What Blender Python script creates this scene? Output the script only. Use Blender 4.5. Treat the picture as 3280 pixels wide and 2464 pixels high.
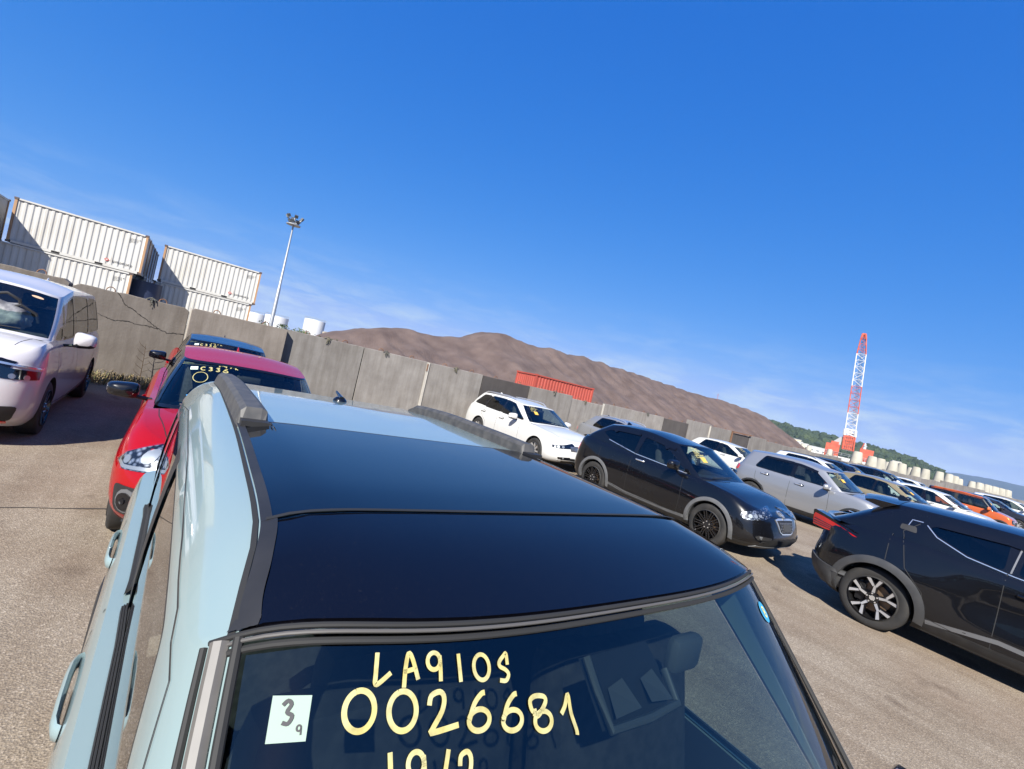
import bpy, bmesh, math, random
import numpy as np
from mathutils import Vector, Matrix, geometry
from mathutils.bvhtree import BVHTree
R=math.radians; PI=math.pi
for o in list(bpy.data.objects): bpy.data.objects.remove(o)
scene=bpy.context.scene; COL=scene.collection
# ------------------------------------------------------------------ camera
# world: X runs along the concrete wall, Y towards the wall, cars point to -Y
TH=R(35.917); ROLL=R(12.854); PITCH=R(0.08); CAMZ=1.8635
cd=bpy.data.cameras.new('camera'); cam=bpy.data.objects.new('camera',cd); COL.objects.link(cam)
cd.sensor_fit='HORIZONTAL'; cd.sensor_width=36; cd.lens=36*1471/3280; cd.clip_start=.02; cd.clip_end=60000
_r=Vector((math.cos(TH),-math.sin(TH),0)); _f=Vector((math.sin(TH)*math.cos(PITCH),math.cos(TH)*math.cos(PITCH),-math.sin(PITCH))); _u=_r.cross(_f)
cr=_r*math.cos(ROLL)+_u*math.sin(ROLL); cu=_u*math.cos(ROLL)-_r*math.sin(ROLL)
cam.matrix_world=Matrix(((cr.x,cu.x,-_f.x,0),(cr.y,cu.y,-_f.y,0),(cr.z,cu.z,-_f.z,CAMZ),(0,0,0,1)))
scene.camera=cam
# ------------------------------------------------------------------ sky, sun, exposure
SUN=Vector((-.90,-.84,1.0)).normalized()          # towards the sun
SELEV=math.asin(SUN.z); SAZ=math.atan2(SUN.x,SUN.y)
world=bpy.data.worlds.new('World'); scene.world=world; world.use_nodes=True
wn=world.node_tree; wn.nodes.clear()
def WN(t): return wn.nodes.new(t)
sky=WN('ShaderNodeTexSky'); sky.sky_type='NISHITA'; sky.sun_disc=False; sky.sun_elevation=SELEV; sky.sun_rotation=SAZ
sky.altitude=0; sky.air_density=1.0; sky.dust_density=.2; sky.ozone_density=3.0
# the camera's rendering of the blue: each channel of the whole sky gets its own response curve
spc=WN('ShaderNodeSeparateColor'); wn.links.new(sky.outputs[0],spc.inputs[0]); hs=WN('ShaderNodeCombineColor')
for ch,(gm,kk) in enumerate(((1.35,.205),(.62,.896),(.28,3.2))):
    pwn=WN('ShaderNodeMath'); pwn.operation='POWER'; wn.links.new(spc.outputs[ch],pwn.inputs[0]); pwn.inputs[1].default_value=gm
    mln=WN('ShaderNodeMath'); mln.operation='MULTIPLY'; wn.links.new(pwn.outputs[0],mln.inputs[0]); mln.inputs[1].default_value=kk; 
    if ch==0:   # red: dark in the deep blue, rolls off towards the bright part of the sky
        p2=WN('ShaderNodeMath'); p2.operation='POWER'; wn.links.new(spc.outputs[0],p2.inputs[0]); p2.inputs[1].default_value=.62
        m2=WN('ShaderNodeMath'); m2.operation='MULTIPLY'; wn.links.new(p2.outputs[0],m2.inputs[0]); m2.inputs[1].default_value=.722
        mn_=WN('ShaderNodeMath'); mn_.operation='MINIMUM'; wn.links.new(mln.outputs[0],mn_.inputs[0]); wn.links.new(m2.outputs[0],mn_.inputs[1]); mln=mn_
    wn.links.new(mln.outputs[0],hs.inputs[ch])
tc=WN('ShaderNodeTexCoord')
# thin cloud streaks low over the horizon (direction-based, all round)
sep=WN('ShaderNodeSeparateXYZ'); wn.links.new(tc.outputs['Generated'],sep.inputs[0])
mp=WN('ShaderNodeMapping'); mp.inputs['Scale'].default_value=(4.2,4.2,20); wn.links.new(tc.outputs['Generated'],mp.inputs[0])
nz=WN('ShaderNodeTexNoise'); nz.inputs['Scale'].default_value=2.0; nz.inputs['Detail'].default_value=9; nz.inputs['Roughness'].default_value=.62; nz.inputs['Distortion'].default_value=.35
wn.links.new(mp.outputs[0],nz.inputs['Vector'])
cr1=WN('ShaderNodeValToRGB'); cr1.color_ramp.elements[0].position=.44; cr1.color_ramp.elements[1].position=.70; wn.links.new(nz.outputs['Fac'],cr1.inputs[0])
band=WN('ShaderNodeValToRGB'); e=band.color_ramp.elements; e[0].position=.0; e[0].color=(.25,.25,.25,1); e[1].position=.21; e[1].color=(0,0,0,1)
b2=e.new(.07); b2.color=(.85,.85,.85,1); b3=e.new(.12); b3.color=(.22,.22,.22,1); wn.links.new(sep.outputs['Z'],band.inputs[0])
mul=WN('ShaderNodeMath'); mul.operation='MULTIPLY'; wn.links.new(cr1.outputs[0],mul.inputs[0]); wn.links.new(band.outputs[0],mul.inputs[1])
mx=WN('ShaderNodeMixRGB'); wn.links.new(mul.outputs[0],mx.inputs[0]); wn.links.new(hs.outputs[0],mx.inputs[1]); mx.inputs[2].default_value=(3.6,4.5,5.5,1)
bg=WN('ShaderNodeBackground'); bg.inputs['Strength'].default_value=.066; wn.links.new(mx.outputs[0],bg.inputs[0])
wo=WN('ShaderNodeOutputWorld'); wn.links.new(bg.outputs[0],wo.inputs[0])
sd=bpy.data.lights.new('sun','SUN'); sd.energy=4.9; sd.angle=R(.53); sd.color=(1,.955,.88)
so=bpy.data.objects.new('sun',sd); COL.objects.link(so); so.rotation_euler=(-SUN).to_track_quat('-Z','Y').to_euler(); so.location=(0,0,60)
vs=scene.view_settings; vs.view_transform='Standard'; vs.look='None'; vs.exposure=1.30; vs.gamma=1; vs.use_curve_mapping=False
# ------------------------------------------------------------------ helpers
MAT={}
def mat(name,col=(.5,.5,.5),rough=.5,metal=0.,coat=0.,spec=.5,emit=None):
    if name in MAT: return MAT[name]
    m=bpy.data.materials.new(name); m.use_nodes=True; b=m.node_tree.nodes['Principled BSDF']
    b.inputs['Base Color'].default_value=(*col,1); b.inputs['Roughness'].default_value=rough; b.inputs['Metallic'].default_value=metal
    b.inputs['Coat Weight'].default_value=coat; b.inputs['Coat Roughness'].default_value=.03; b.inputs['Specular IOR Level'].default_value=spec
    MAT[name]=m; return m
def nodes(m): return m.node_tree.nodes, m.node_tree.links, m.node_tree.nodes['Principled BSDF']
def noise_col(m,c1,c2,scale=5,detail=6,lo=.35,hi=.65,coord='Object',bump=0,bscale=None,stretch=None,bdist=.02):
    N,L,b=nodes(m); tc=N.new('ShaderNodeTexCoord'); v=tc.outputs[coord]
    if stretch:
        mp=N.new('ShaderNodeMapping'); mp.inputs['Scale'].default_value=stretch; L.new(v,mp.inputs[0]); v=mp.outputs[0]
    n=N.new('ShaderNodeTexNoise'); n.inputs['Scale'].default_value=scale; n.inputs['Detail'].default_value=detail; L.new(v,n.inputs['Vector'])
    r=N.new('ShaderNodeValToRGB'); r.color_ramp.elements[0].position=lo; r.color_ramp.elements[1].position=hi
    r.color_ramp.elements[0].color=(*c1,1); r.color_ramp.elements[1].color=(*c2,1); L.new(n.outputs['Fac'],r.inputs[0]); L.new(r.outputs[0],b.inputs['Base Color'])
    if bump:
        n2=N.new('ShaderNodeTexNoise'); n2.inputs['Scale'].default_value=bscale or scale*4; n2.inputs['Detail'].default_value=8; L.new(v,n2.inputs['Vector'])
        bp=N.new('ShaderNodeBump'); bp.inputs['Strength'].default_value=bump; bp.inputs['Distance'].default_value=bdist; L.new(n2.outputs['Fac'],bp.inputs['Height']); L.new(bp.outputs[0],b.inputs['Normal'])
    return r
def paint(name,col,metal=0.,rough=.35,dust=.12):
    if name in MAT: return MAT[name]
    m=mat(name,col,rough,metal,1.0,.12); N,L,b=nodes(m); b.inputs['Coat Roughness'].default_value=.025
    # a little road dust, uneven, over the lacquer
    tc=N.new('ShaderNodeTexCoord'); n=N.new('ShaderNodeTexNoise'); n.inputs['Scale'].default_value=3.2; n.inputs['Detail'].default_value=9; n.inputs['Roughness'].default_value=.7
    L.new(tc.outputs['Object'],n.inputs['Vector'])
    r=N.new('ShaderNodeMapRange'); r.inputs['From Min'].default_value=.35; r.inputs['From Max'].default_value=.75; r.inputs['To Min'].default_value=dust*.1; r.inputs['To Max'].default_value=dust; L.new(n.outputs['Fac'],r.inputs['Value'])
    mx=N.new('ShaderNodeMixRGB'); L.new(r.outputs[0],mx.inputs[0]); mx.inputs[1].default_value=(*col,1); mx.inputs[2].default_value=(.32,.28,.23,1); L.new(mx.outputs[0],b.inputs['Base Color'])
    r2=N.new('ShaderNodeMapRange'); r2.inputs['From Min'].default_value=.35; r2.inputs['From Max'].default_value=.75; r2.inputs['To Min'].default_value=.02; r2.inputs['To Max'].default_value=.07; L.new(n.outputs['Fac'],r2.inputs['Value']); L.new(r2.outputs[0],b.inputs['Coat Roughness'])
    return m
def glassmat(name,tint,refl=1.0,rough=.0):
    if name in MAT: return MAT[name]
    m=bpy.data.materials.new(name); m.use_nodes=True; N=m.node_tree.nodes; L=m.node_tree.links; N.clear()
    g=N.new('ShaderNodeNewGeometry'); d=N.new('ShaderNodeVectorMath'); d.operation='DOT_PRODUCT'; L.new(g.outputs['Incoming'],d.inputs[0]); L.new(g.outputs['Normal'],d.inputs[1])
    a=N.new('ShaderNodeMath'); a.operation='ABSOLUTE'; L.new(d.outputs['Value'],a.inputs[0])
    s=N.new('ShaderNodeMath'); s.operation='SUBTRACT'; s.inputs[0].default_value=1; L.new(a.outputs[0],s.inputs[1])
    p=N.new('ShaderNodeMath'); p.operation='POWER'; L.new(s.outputs[0],p.inputs[0]); p.inputs[1].default_value=4.2
    q=N.new('ShaderNodeMath'); q.operation='MULTIPLY_ADD'; L.new(p.outputs[0],q.inputs[0]); q.inputs[1].default_value=.93*refl; q.inputs[2].default_value=.065*refl
    t=N.new('ShaderNodeBsdfTransparent'); t.inputs[0].default_value=(*tint,1); gl=N.new('ShaderNodeBsdfGlossy'); gl.inputs['Roughness'].default_value=rough; gl.inputs['Color'].default_value=(1,1,1,1)
    mx=N.new('ShaderNodeMixShader'); L.new(q.outputs[0],mx.inputs[0]); L.new(t.outputs[0],mx.inputs[1]); L.new(gl.outputs[0],mx.inputs[2])
    o=N.new('ShaderNodeOutputMaterial'); L.new(mx.outputs[0],o.inputs[0]); MAT[name]=m; return m
def mesh(name,vs,fs,mats,parent=None,smooth=True,fmat=None,angle=40):
    me=bpy.data.meshes.new(name); me.from_pydata([tuple(v) for v in vs],[],[tuple(f) for f in fs])
    for m in (mats if isinstance(mats,(list,tuple)) else [mats]): me.materials.append(m)
    if fmat is not None: me.polygons.foreach_set('material_index',fmat)
    me.polygons.foreach_set('use_smooth',[smooth]*len(me.polygons))
    me.update()
    if smooth and angle: me.set_sharp_from_angle(angle=R(angle))
    o=bpy.data.objects.new(name,me); COL.objects.link(o)
    if parent: o.parent=parent
    return o
def bmobj(name,bm,mats,parent=None,smooth=False,angle=40):
    me=bpy.data.meshes.new(name); bm.normal_update(); bm.to_mesh(me); bm.free()
    for m in (mats if isinstance(mats,(list,tuple)) else [mats]): me.materials.append(m)
    if smooth:
        me.polygons.foreach_set('use_smooth',[True]*len(me.polygons)); me.set_sharp_from_angle(angle=R(angle))
    o=bpy.data.objects.new(name,me); COL.objects.link(o)
    if parent: o.parent=parent
    return o
def empty(name,loc,rz=0):
    o=bpy.data.objects.new(name,None); COL.objects.link(o); o.location=loc; o.rotation_euler=(0,0,rz); o.empty_display_size=.2; return o
def tag(o,label=None,cat=None,group=None,kind=None):
    if label: o['label']=label
    if cat: o['category']=cat
    if group: o['group']=group
    if kind: o['kind']=kind
    return o
class MB:
    def __init__(s): s.v=[]; s.f=[]; s.m=[]
    def add(s,vs,fs,mi=0):
        k=len(s.v); s.v+= [tuple(v) for v in vs]; s.f+=[tuple(i+k for i in f) for f in fs]; s.m+=[mi]*len(fs)
    def box(s,c,d,mi=0,M=None,taper=1):
        x,y,z=d[0]/2,d[1]/2,d[2]/2
        vs=[Vector((sx*x*(taper if sz>0 else 1),sy*y*(taper if sz>0 else 1),sz*z)) for sx in(-1,1) for sy in(-1,1) for sz in(-1,1)]
        if M is not None: vs=[M@v for v in vs]
        vs=[v+Vector(c) for v in vs]
        s.add(vs,[(0,1,3,2),(4,6,7,5),(0,4,5,1),(2,3,7,6),(0,2,6,4),(1,5,7,3)],mi)
    def tube(s,pts,r,n=8,mi=0,cap=True,ry=None):
        pts=[Vector(p) for p in pts]; rr=r if isinstance(r,(list,tuple)) else [r]*len(pts); rings=[]
        up=Vector((0,0,1))
        for i,p in enumerate(pts):
            d=(pts[min(i+1,len(pts)-1)]-pts[max(i-1,0)]).normalized()
            a=d.cross(up)
            if a.length<1e-3: a=d.cross(Vector((1,0,0)))
            a.normalize(); b=a.cross(d)
            rings.append([p+a*rr[i]*math.cos(2*PI*k/n)+b*(ry if ry else rr[i])*math.sin(2*PI*k/n) for k in range(n)])
        vs=[v for q in rings for v in q]; fs=[]
        for i in range(len(pts)-1):
            for k in range(n): fs.append((i*n+k,i*n+(k+1)%n,(i+1)*n+(k+1)%n,(i+1)*n+k))
        if cap: fs.append(tuple(range(n-1,-1,-1))); fs.append(tuple((len(pts)-1)*n+k for k in range(n)))
        s.add(vs,fs,mi)
    def lathe(s,prof,n=32,axis='x',c=(0,0,0),mi=0,close=False):
        vs=[];fs=[];m=len(prof)
        for k in range(n):
            a=2*PI*k/n
            for (p,r) in prof:
                if axis=='x': vs.append((c[0]+p,c[1]+r*math.cos(a),c[2]+r*math.sin(a)))
                else: vs.append((c[0]+r*math.cos(a),c[1]+r*math.sin(a),c[2]+p))
        for k in range(n):
            for i in range(m-1):
                fs.append((k*m+i,((k+1)%n)*m+i,((k+1)%n)*m+i+1,k*m+i+1))
        s.add(vs,fs,mi)
    def build(s,name,mats,parent=None,smooth=False,angle=40): return mesh(name,s.v,s.f,mats,parent,smooth,s.m,angle)
def rbox(name,c,d,m,parent=None,bev=.03,rot=None,seg=2):
    bm=bmesh.new(); bmesh.ops.create_cube(bm,size=1); bmesh.ops.scale(bm,vec=d,verts=bm.verts)
    bmesh.ops.bevel(bm,geom=bm.edges[:],offset=min(bev,min(d)*.45),segments=seg,affect='EDGES',profile=.5)
    if rot: bmesh.ops.rotate(bm,matrix=Matrix.Rotation(rot[1],3,rot[0]),verts=bm.verts)
    bmesh.ops.translate(bm,vec=c,verts=bm.verts)
    return bmobj(name,bm,m,parent,True,30)
def pchip(keys):
    xs=np.array([k[0] for k in keys],float); ys=np.array([k[1] for k in keys],float)
    n=len(xs)
    if n==1: return lambda x: ys[0]
    h=np.diff(xs); d=np.diff(ys)/h; m=np.zeros(n)
    for i in range(1,n-1):
        if d[i-1]*d[i]>0: w1=2*h[i]+h[i-1]; w2=h[i]+2*h[i-1]; m[i]=(w1+w2)/(w1/d[i-1]+w2/d[i])
    m[0]=d[0]; m[-1]=d[-1]
    def f(x):
        if x<=xs[0]: return float(ys[0])
        if x>=xs[-1]: return float(ys[-1])
        i=int(np.searchsorted(xs,x))-1; t=(x-xs[i])/h[i]
        return float(ys[i]*(1+2*t)*(1-t)**2+m[i]*h[i]*t*(1-t)**2+ys[i+1]*t*t*(3-2*t)+m[i+1]*h[i]*t*t*(t-1))
    return f
def inpoly(p,poly):
    x,y=p; c=False; n=len(poly); j=n-1
    for i in range(n):
        a,b=poly[i],poly[j]
        if (a[1]>y)!=(b[1]>y) and x<(b[0]-a[0])*(y-a[1])/(b[1]-a[1])+a[0]: c=not c
        j=i
    return c
def area2(p): return sum(p[i-1][0]*p[i][1]-p[i][0]*p[i-1][1] for i in range(len(p)))/2
def offpoly(p,d):
    n=len(p); s=1 if area2(p)>0 else -1; out=[]
    for i in range(n):
        a,b,c=Vector(p[i-1]),Vector(p[i]),Vector(p[(i+1)%n])
        e1=(b-a); e2=(c-b)
        if e1.length<1e-9 or e2.length<1e-9: out.append(tuple(b)); continue
        e1.normalize(); e2.normalize()
        n1=Vector((e1.y,-e1.x))*s; n2=Vector((e2.y,-e2.x))*s; m=(n1+n2)
        if m.length<1e-6: m=n1
        m.normalize(); k=max(.45,m.dot(n1)); q=b+m*d/k; out.append((q.x,q.y))
    return out
def roundpoly(p,r,seg=4):
    n=len(p); out=[]
    for i in range(n):
        a,b,c=Vector(p[i-1]),Vector(p[i]),Vector(p[(i+1)%n])
        la=min(r,(a-b).length*.45); lc=min(r,(c-b).length*.45)
        p0=b+(a-b).normalized()*la; p2=b+(c-b).normalized()*lc
        for k in range(seg+1):
            t=k/seg; q=p0*(1-t)**2+b*2*t*(1-t)+p2*t*t; out.append((q.x,q.y))
    return out
def resample(p,step,closed=True):
    out=[]; n=len(p)
    for i in range(n if closed else n-1):
        a,b=Vector(p[i]),Vector(p[(i+1)%n]); k=max(1,int(math.ceil((b-a).length/step)))
        for j in range(k): q=a.lerp(b,j/k); out.append(tuple(q))
    if not closed: out.append(tuple(p[-1]))
    return out
def cdt_fill(poly,step):
    """triangulate a 2D polygon with interior points; returns pts, tris, nboundary"""
    b=[Vector(p) for p in poly]; n=len(b); pts=list(b); edges=[(i,(i+1)%n) for i in range(n)]
    xs=[p[0] for p in poly]; ys=[p[1] for p in poly]
    ins=offpoly(poly,-step*.5)
    x=min(xs)+step*.5
    while x<max(xs):
        y=min(ys)+step*.5
        while y<max(ys):
            if inpoly((x,y),poly) and inpoly((x,y),ins): pts.append(Vector((x,y)))
            y+=step
        x+=step
    v,e,f,ov,oe,of=geometry.delaunay_2d_cdt(pts,edges,[],0,1e-6)
    tr=[]
    for t in f:
        c=((v[t[0]][0]+v[t[1]][0]+v[t[2]][0])/3,(v[t[0]][1]+v[t[1]][1]+v[t[2]][1])/3)
        if inpoly(c,poly): tr.append(tuple(t))
    return [tuple(q) for q in v],tr
# ------------------------------------------------------------------ materials shared by the cars
PLAST=mat('black_plastic',(.022,.022,.024),.55); noise_col(PLAST,(.010,.010,.011),(.026,.025,.024),9,8,.3,.75)
GREYPL=mat('grey_cladding',(.11,.115,.12),.55); noise_col(GREYPL,(.09,.094,.10),(.14,.14,.14),7,8,.3,.75)
DGREY=mat('dark_grey_cladding',(.04,.042,.046),.5); noise_col(DGREY,(.032,.034,.038),(.06,.06,.06),7,8,.3,.75)
GLOSSB=paint('gloss_black_trim',(.004,.004,.006),0,.3,.006)
RUB=mat('rubber_seal',(.012,.012,.012),.75)
TYRE=mat('tyre_rubber',(.02,.02,.02),.8); noise_col(TYRE,(.012,.012,.012),(.035,.031,.027),6,8,.4,.8)
RIMS=mat('alloy_silver',(.55,.55,.55),.33,.75); RIMB=mat('alloy_black',(.05,.05,.055),.2,.9,.6); RIMD=mat('alloy_dark_barrel',(.010,.010,.011),.4,.2)
RUST=mat('brake_disc',(.28,.19,.12),.5,.7)
CHROME=mat('chrome',(.72,.72,.70),.22,.85)
INT=mat('interior_black',(.016,.016,.018),.75); SEAT=mat('seat_cloth',(.035,.036,.04),.9); noise_col(SEAT,(.025,.026,.03),(.05,.05,.055),40,4)
LINER=mat('headliner',(.22,.22,.21),.95)
GL=glassmat('window_glass',(.62,.72,.68)); GLD=glassmat('privacy_glass',(.06,.065,.07)); GLW=glassmat('windscreen_glass',(.66,.76,.72))
LENS=glassmat('lamp_lens',(.93,.95,.96),1.0)
LAMPH=mat('lamp_housing',(.10,.105,.115),.25,.8); N_,L_,b_=nodes(LAMPH)
vt=N_.new('ShaderNodeTexVoronoi'); vt.inputs['Scale'].default_value=26; tcx=N_.new('ShaderNodeTexCoord'); L_.new(tcx.outputs['Object'],vt.inputs['Vector']); rp=N_.new('ShaderNodeValToRGB'); rp.color_ramp.elements[0].color=(.55,.57,.6,1); rp.color_ramp.elements[1].color=(.03,.03,.035,1); rp.color_ramp.elements[0].position=.1; rp.color_ramp.elements[1].position=.55; L_.new(vt.outputs['Distance'],rp.inputs[0]); L_.new(rp.outputs[0],b_.inputs['Base Color'])
LED=mat('lamp_reflector',(.5,.52,.54),.3,.65)
RED=mat('red_lens',(.62,.010,.012),.12,0,1.0); REDD=mat('dark_red_lens',(.10,.004,.006),.15,0,1.0)
AMB=mat('amber_lens',(.6,.16,.01),.2,0,1.0)
YEL=mat('yellow_marker',(.50,.45,.15),.7); noise_col(YEL,(.46,.39,.12),(.50,.47,.24),35,5,.3,.7)
N_,L_,b_=nodes(YEL); tcx=N_.new('ShaderNodeTexCoord'); ns=N_.new('ShaderNodeTexNoise'); ns.inputs['Scale'].default_value=95; ns.inputs['Detail'].default_value=4; L_.new(tcx.outputs['Object'],ns.inputs['Vector']); rr_=N_.new('ShaderNodeMapRange'); rr_.inputs['From Min'].default_value=.28; rr_.inputs['From Max'].default_value=.55; rr_.inputs['To Min'].default_value=.72; rr_.inputs['To Max'].default_value=1; L_.new(ns.outputs['Fac'],rr_.inputs['Value']); L_.new(rr_.outputs[0],b_.inputs['Alpha'])
WPAPER=mat('white_paper',(.78,.80,.78),.8); OCH=mat('ochre_paper',(.72,.42,.07),.8)
PLATE=mat('plate_recess',(.05,.05,.05),.6)
def plan(t,yF,yR,w,nF,nR,LF,LR,tf=.3,tr=.72):
    if t<=tf:
        a=t/tf*PI/2; return w*math.sin(a)**(2/nF), yF+LF*(1-max(0,math.cos(a))**(2/nF))
    if t>=tr:
        a=(1-t)/(1-tr)*PI/2; return w*max(0,math.sin(a))**(2/nR), yR-LR*(1-max(0,math.cos(a))**(2/nR))
    k=(t-tf)/(tr-tf); return w, (yF+LF)+(yR-LR-yF-LF)*k
def sstep(x): x=max(0,min(1,x)); return x*x*(3-2*x)
class Car: pass
def tvals(nf,ns,nr,tf=.3,tr=.72):
    return [tf*i/nf for i in range(nf)]+[tf+(tr-tf)*i/ns for i in range(ns)]+[tr+(1-tr)*i/nr for i in range(nr+1)]
def make_wheel(root,c,r,side,style,wid=.2):
    """side -1 right, +1 left; c=hub centre at tyre outer face"""
    x0=c[0]; s=side; rim=style.get('rim',.68)*r
    mb=MB(); mb.lathe([(-s*.11,.0),(-s*.11,rim*.55),(-s*.13,rim*.86),(-s*.06,rim*.92),(-s*.0,rim*.955)],32,'x',c); 
    mb.lathe([(-s*.085,.06),(-s*.085,rim*.66),(-s*.10,rim*.66)],28,'x',c,1); mb.box((c[0]-s*.08,c[1]+rim*.55,c[2]+.02),(.05,.09,.2),0)
    w=mb.build('wheel',[RIMD,RUST],root,True)
    tb=MB(); h=wid/2
    pr=[(0.012,rim*.97),(-.004,rim*1.02),(.002,rim*1.12),(-.0,r*.90),(-.012,r*.97),(-.03,r),(-wid/2,r*1.003),(-wid+.03,r),(-wid+.01,r*.97),(-wid,r*.9),(-wid+.01,rim)]
    tb.lathe([(s*p,q) for p,q in pr],44,'x',c); 
    # tread grooves
    ty=tb.build('tyre',TYRE,w,True,50)
    rb=MB(); n=style.get('n',10); fork=style.get('fork',False); face=s*.004
    rb.lathe([(-s*.03,rim*.99),(s*.006,rim*.985),(s*.008,rim*.95),(-s*.02,rim*.93)],40,'x',c)
    rb.lathe([(s*.004,.0),(s*.005,.026),(-s*.001,.030)],20,'x',c,1 if not fork else 2); rb.lathe([(-s*.002,.026),(-s*.004,.065),(-s*.02,.07)],20,'x',c,3 if fork else 1)
    def spoke(a0,a1,r0,r1,w0,w1,mi=1,dep=.034):
        P=lambda a,q: Vector((0,math.cos(a)*q,math.sin(a)*q))
        p0=P(a0,r0);p1=P(a1,r1); d=(p1-p0).normalized(); nrm=Vector((0,-d.z,d.y))
        vs=[]
        for (p,w,xo) in((p0,w0,-.010 if mi!=3 else -.018),(p1,w1,.002 if mi!=3 else -.006)):
            for k in(-1,1): vs.append(Vector(c)+p+nrm*w/2*k+Vector((s*xo,0,0)))
            for k in(-1,1): vs.append(Vector(c)+p+nrm*w/2*k*1.25+Vector((s*(xo-dep),0,0)))
        rb.add(vs,[(0,1,5,4),(0,4,6,2),(1,3,7,5),(2,6,7,3)],mi)
    ph=style.get('ph',.3)
    for k in range(n):
        a=2*PI*k/n+ph
        if fork:
            spoke(a,a+.10,.05,rim*.58,.030,.022); spoke(a+.07,a-.26,rim*.50,rim*.97,.018,.034); spoke(a+.09,a+.30,rim*.50,rim*.97,.018,.034); spoke(a+.02,a+.10,.055,rim*.56,.050,.040,3,.03); spoke(a+.07,a-.26,rim*.48,rim*.955,.036,.052,3,.03); spoke(a+.09,a+.30,rim*.48,rim*.955,.036,.052,3,.03)
        elif style.get('mesh'):
            spoke(a,a+.22,.05,rim*.97,.016,.013); spoke(a,a-.22,.05,rim*.97,.016,.013)
        else: spoke(a,a+style.get('tw',0),.05,rim*.97,style.get('w0',.04),style.get('w1',.05))
    for k in range(5):
        a=2*PI*k/5+.2; rb.lathe([(s*.004,0),(s*.004,.009),(-s*.01,.011)],8,'x',(c[0],c[1]+.052*math.cos(a),c[2]+.052*math.sin(a)),2)
    rb.build('rim',[style.get('edge',RIMS),style.get('mat',RIMS),CHROME,GLOSSB],w,True,35)
    return w
class Proj:
    """2D frame -> ray onto car skin"""
    def __init__(s,o,e1,e2,d): s.o=Vector(o);s.e1=Vector(e1);s.e2=Vector(e2);s.d=Vector(d).normalized()
    def ray(s,a,b): return s.o+s.e1*a+s.e2*b, s.d
P_R=Proj((-3,0,0),(0,1,0),(0,0,1),(1,0,0)); P_L=Proj((3,0,0),(0,1,0),(0,0,1),(-1,0,0))
P_F=Proj((0,-3,0),(1,0,0),(0,0,1),(0,1,0)); P_B=Proj((0,9,0),(1,0,0),(0,0,1),(0,-1,0)); P_T=Proj((0,0,5),(1,0,0),(0,1,0),(0,0,-1))
def oblique(ang,cx,cy):
    """looks at the front corner; a runs along the horizontal across the view, b is z. ang from straight-ahead, + = right side (x<0)"""
    d=Vector((math.sin(ang),math.cos(ang),0)); e1=Vector((math.cos(ang),-math.sin(ang),0)); return Proj(Vector((cx,cy,0))-d*3,e1,(0,0,1),d)
def hit(bvh,proj,a,b,off):
    o,d=proj.ray(a,b); loc,n,i,dist=bvh.ray_cast(o,d)
    if loc is None:
        loc,n,i,dist=bvh.find_nearest(o+d*2.2)
    if n.dot(d)>0: n=-n
    return loc+n*off, n
def decal(bvh,poly,proj,off,name,m,parent,step=.06,skirt=.02,bulge=0):
    poly=resample(poly,step); pts,tr=cdt_fill(poly,step); nb=len(poly)
    vs=[];ns=[]
    for (a,b) in pts:
        p,n=hit(bvh,proj,a,b,off); vs.append(p); ns.append(n)
    fs=list(tr)
    # orient
    out=[]
    for t in fs:
        nn=(vs[t[1]]-vs[t[0]]).cross(vs[t[2]]-vs[t[0]]); out.append(t if nn.dot(proj.d)<0 else (t[0],t[2],t[1]))
    fs=out
    if skirt:
        from collections import Counter
        ec=Counter(); dirs={}
        for t in fs:
            for i in range(3):
                e=(t[i],t[(i+1)%3]); ec[frozenset(e)]+=1; dirs[frozenset(e)]=e
        low={}
        for k,c in ec.items():
            if c==1:
                a,b=dirs[k]
                for q in(a,b):
                    if q not in low: low[q]=len(vs); vs.append(vs[q]-ns[q]*(off+skirt))
                fs.append((b,a,low[a],low[b]))
    return mesh(name,vs,fs,m,parent,True,None,50)
def mesh_tail_ok(): pass
def strip(pts,w):
    """2D polyline -> polygon of width w"""
    pts=[Vector(p) for p in pts]; l=[];r=[]
    for i,p in enumerate(pts):
        d=(pts[min(i+1,len(pts)-1)]-pts[max(i-1,0)]).normalized(); n=Vector((-d.y,d.x))*w/2
        l.append(tuple(p+n)); r.append(tuple(p-n))
    return l+r[::-1]
def ribbon(bvh,pts,w,proj,off,name,m,parent,step=.08,merge=None):
    """thin line following the skin (seams, trim)"""
    pts=resample(pts,step,False); vs=[];fs=[]
    P=[Vector(p) for p in pts]
    for i,p in enumerate(P):
        d=(P[min(i+1,len(P)-1)]-P[max(i-1,0)]).normalized(); n=Vector((-d.y,d.x))*w/2
        for q in(p+n,p-n): vs.append(hit(bvh,proj,q.x,q.y,off)[0])
    for i in range(len(P)-1): fs.append((2*i,2*i+1,2*i+3,2*i+2))
    if merge is not None: merge.add(vs,fs); return
    return mesh(name,vs,fs,m,parent,True,None,None)
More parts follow.
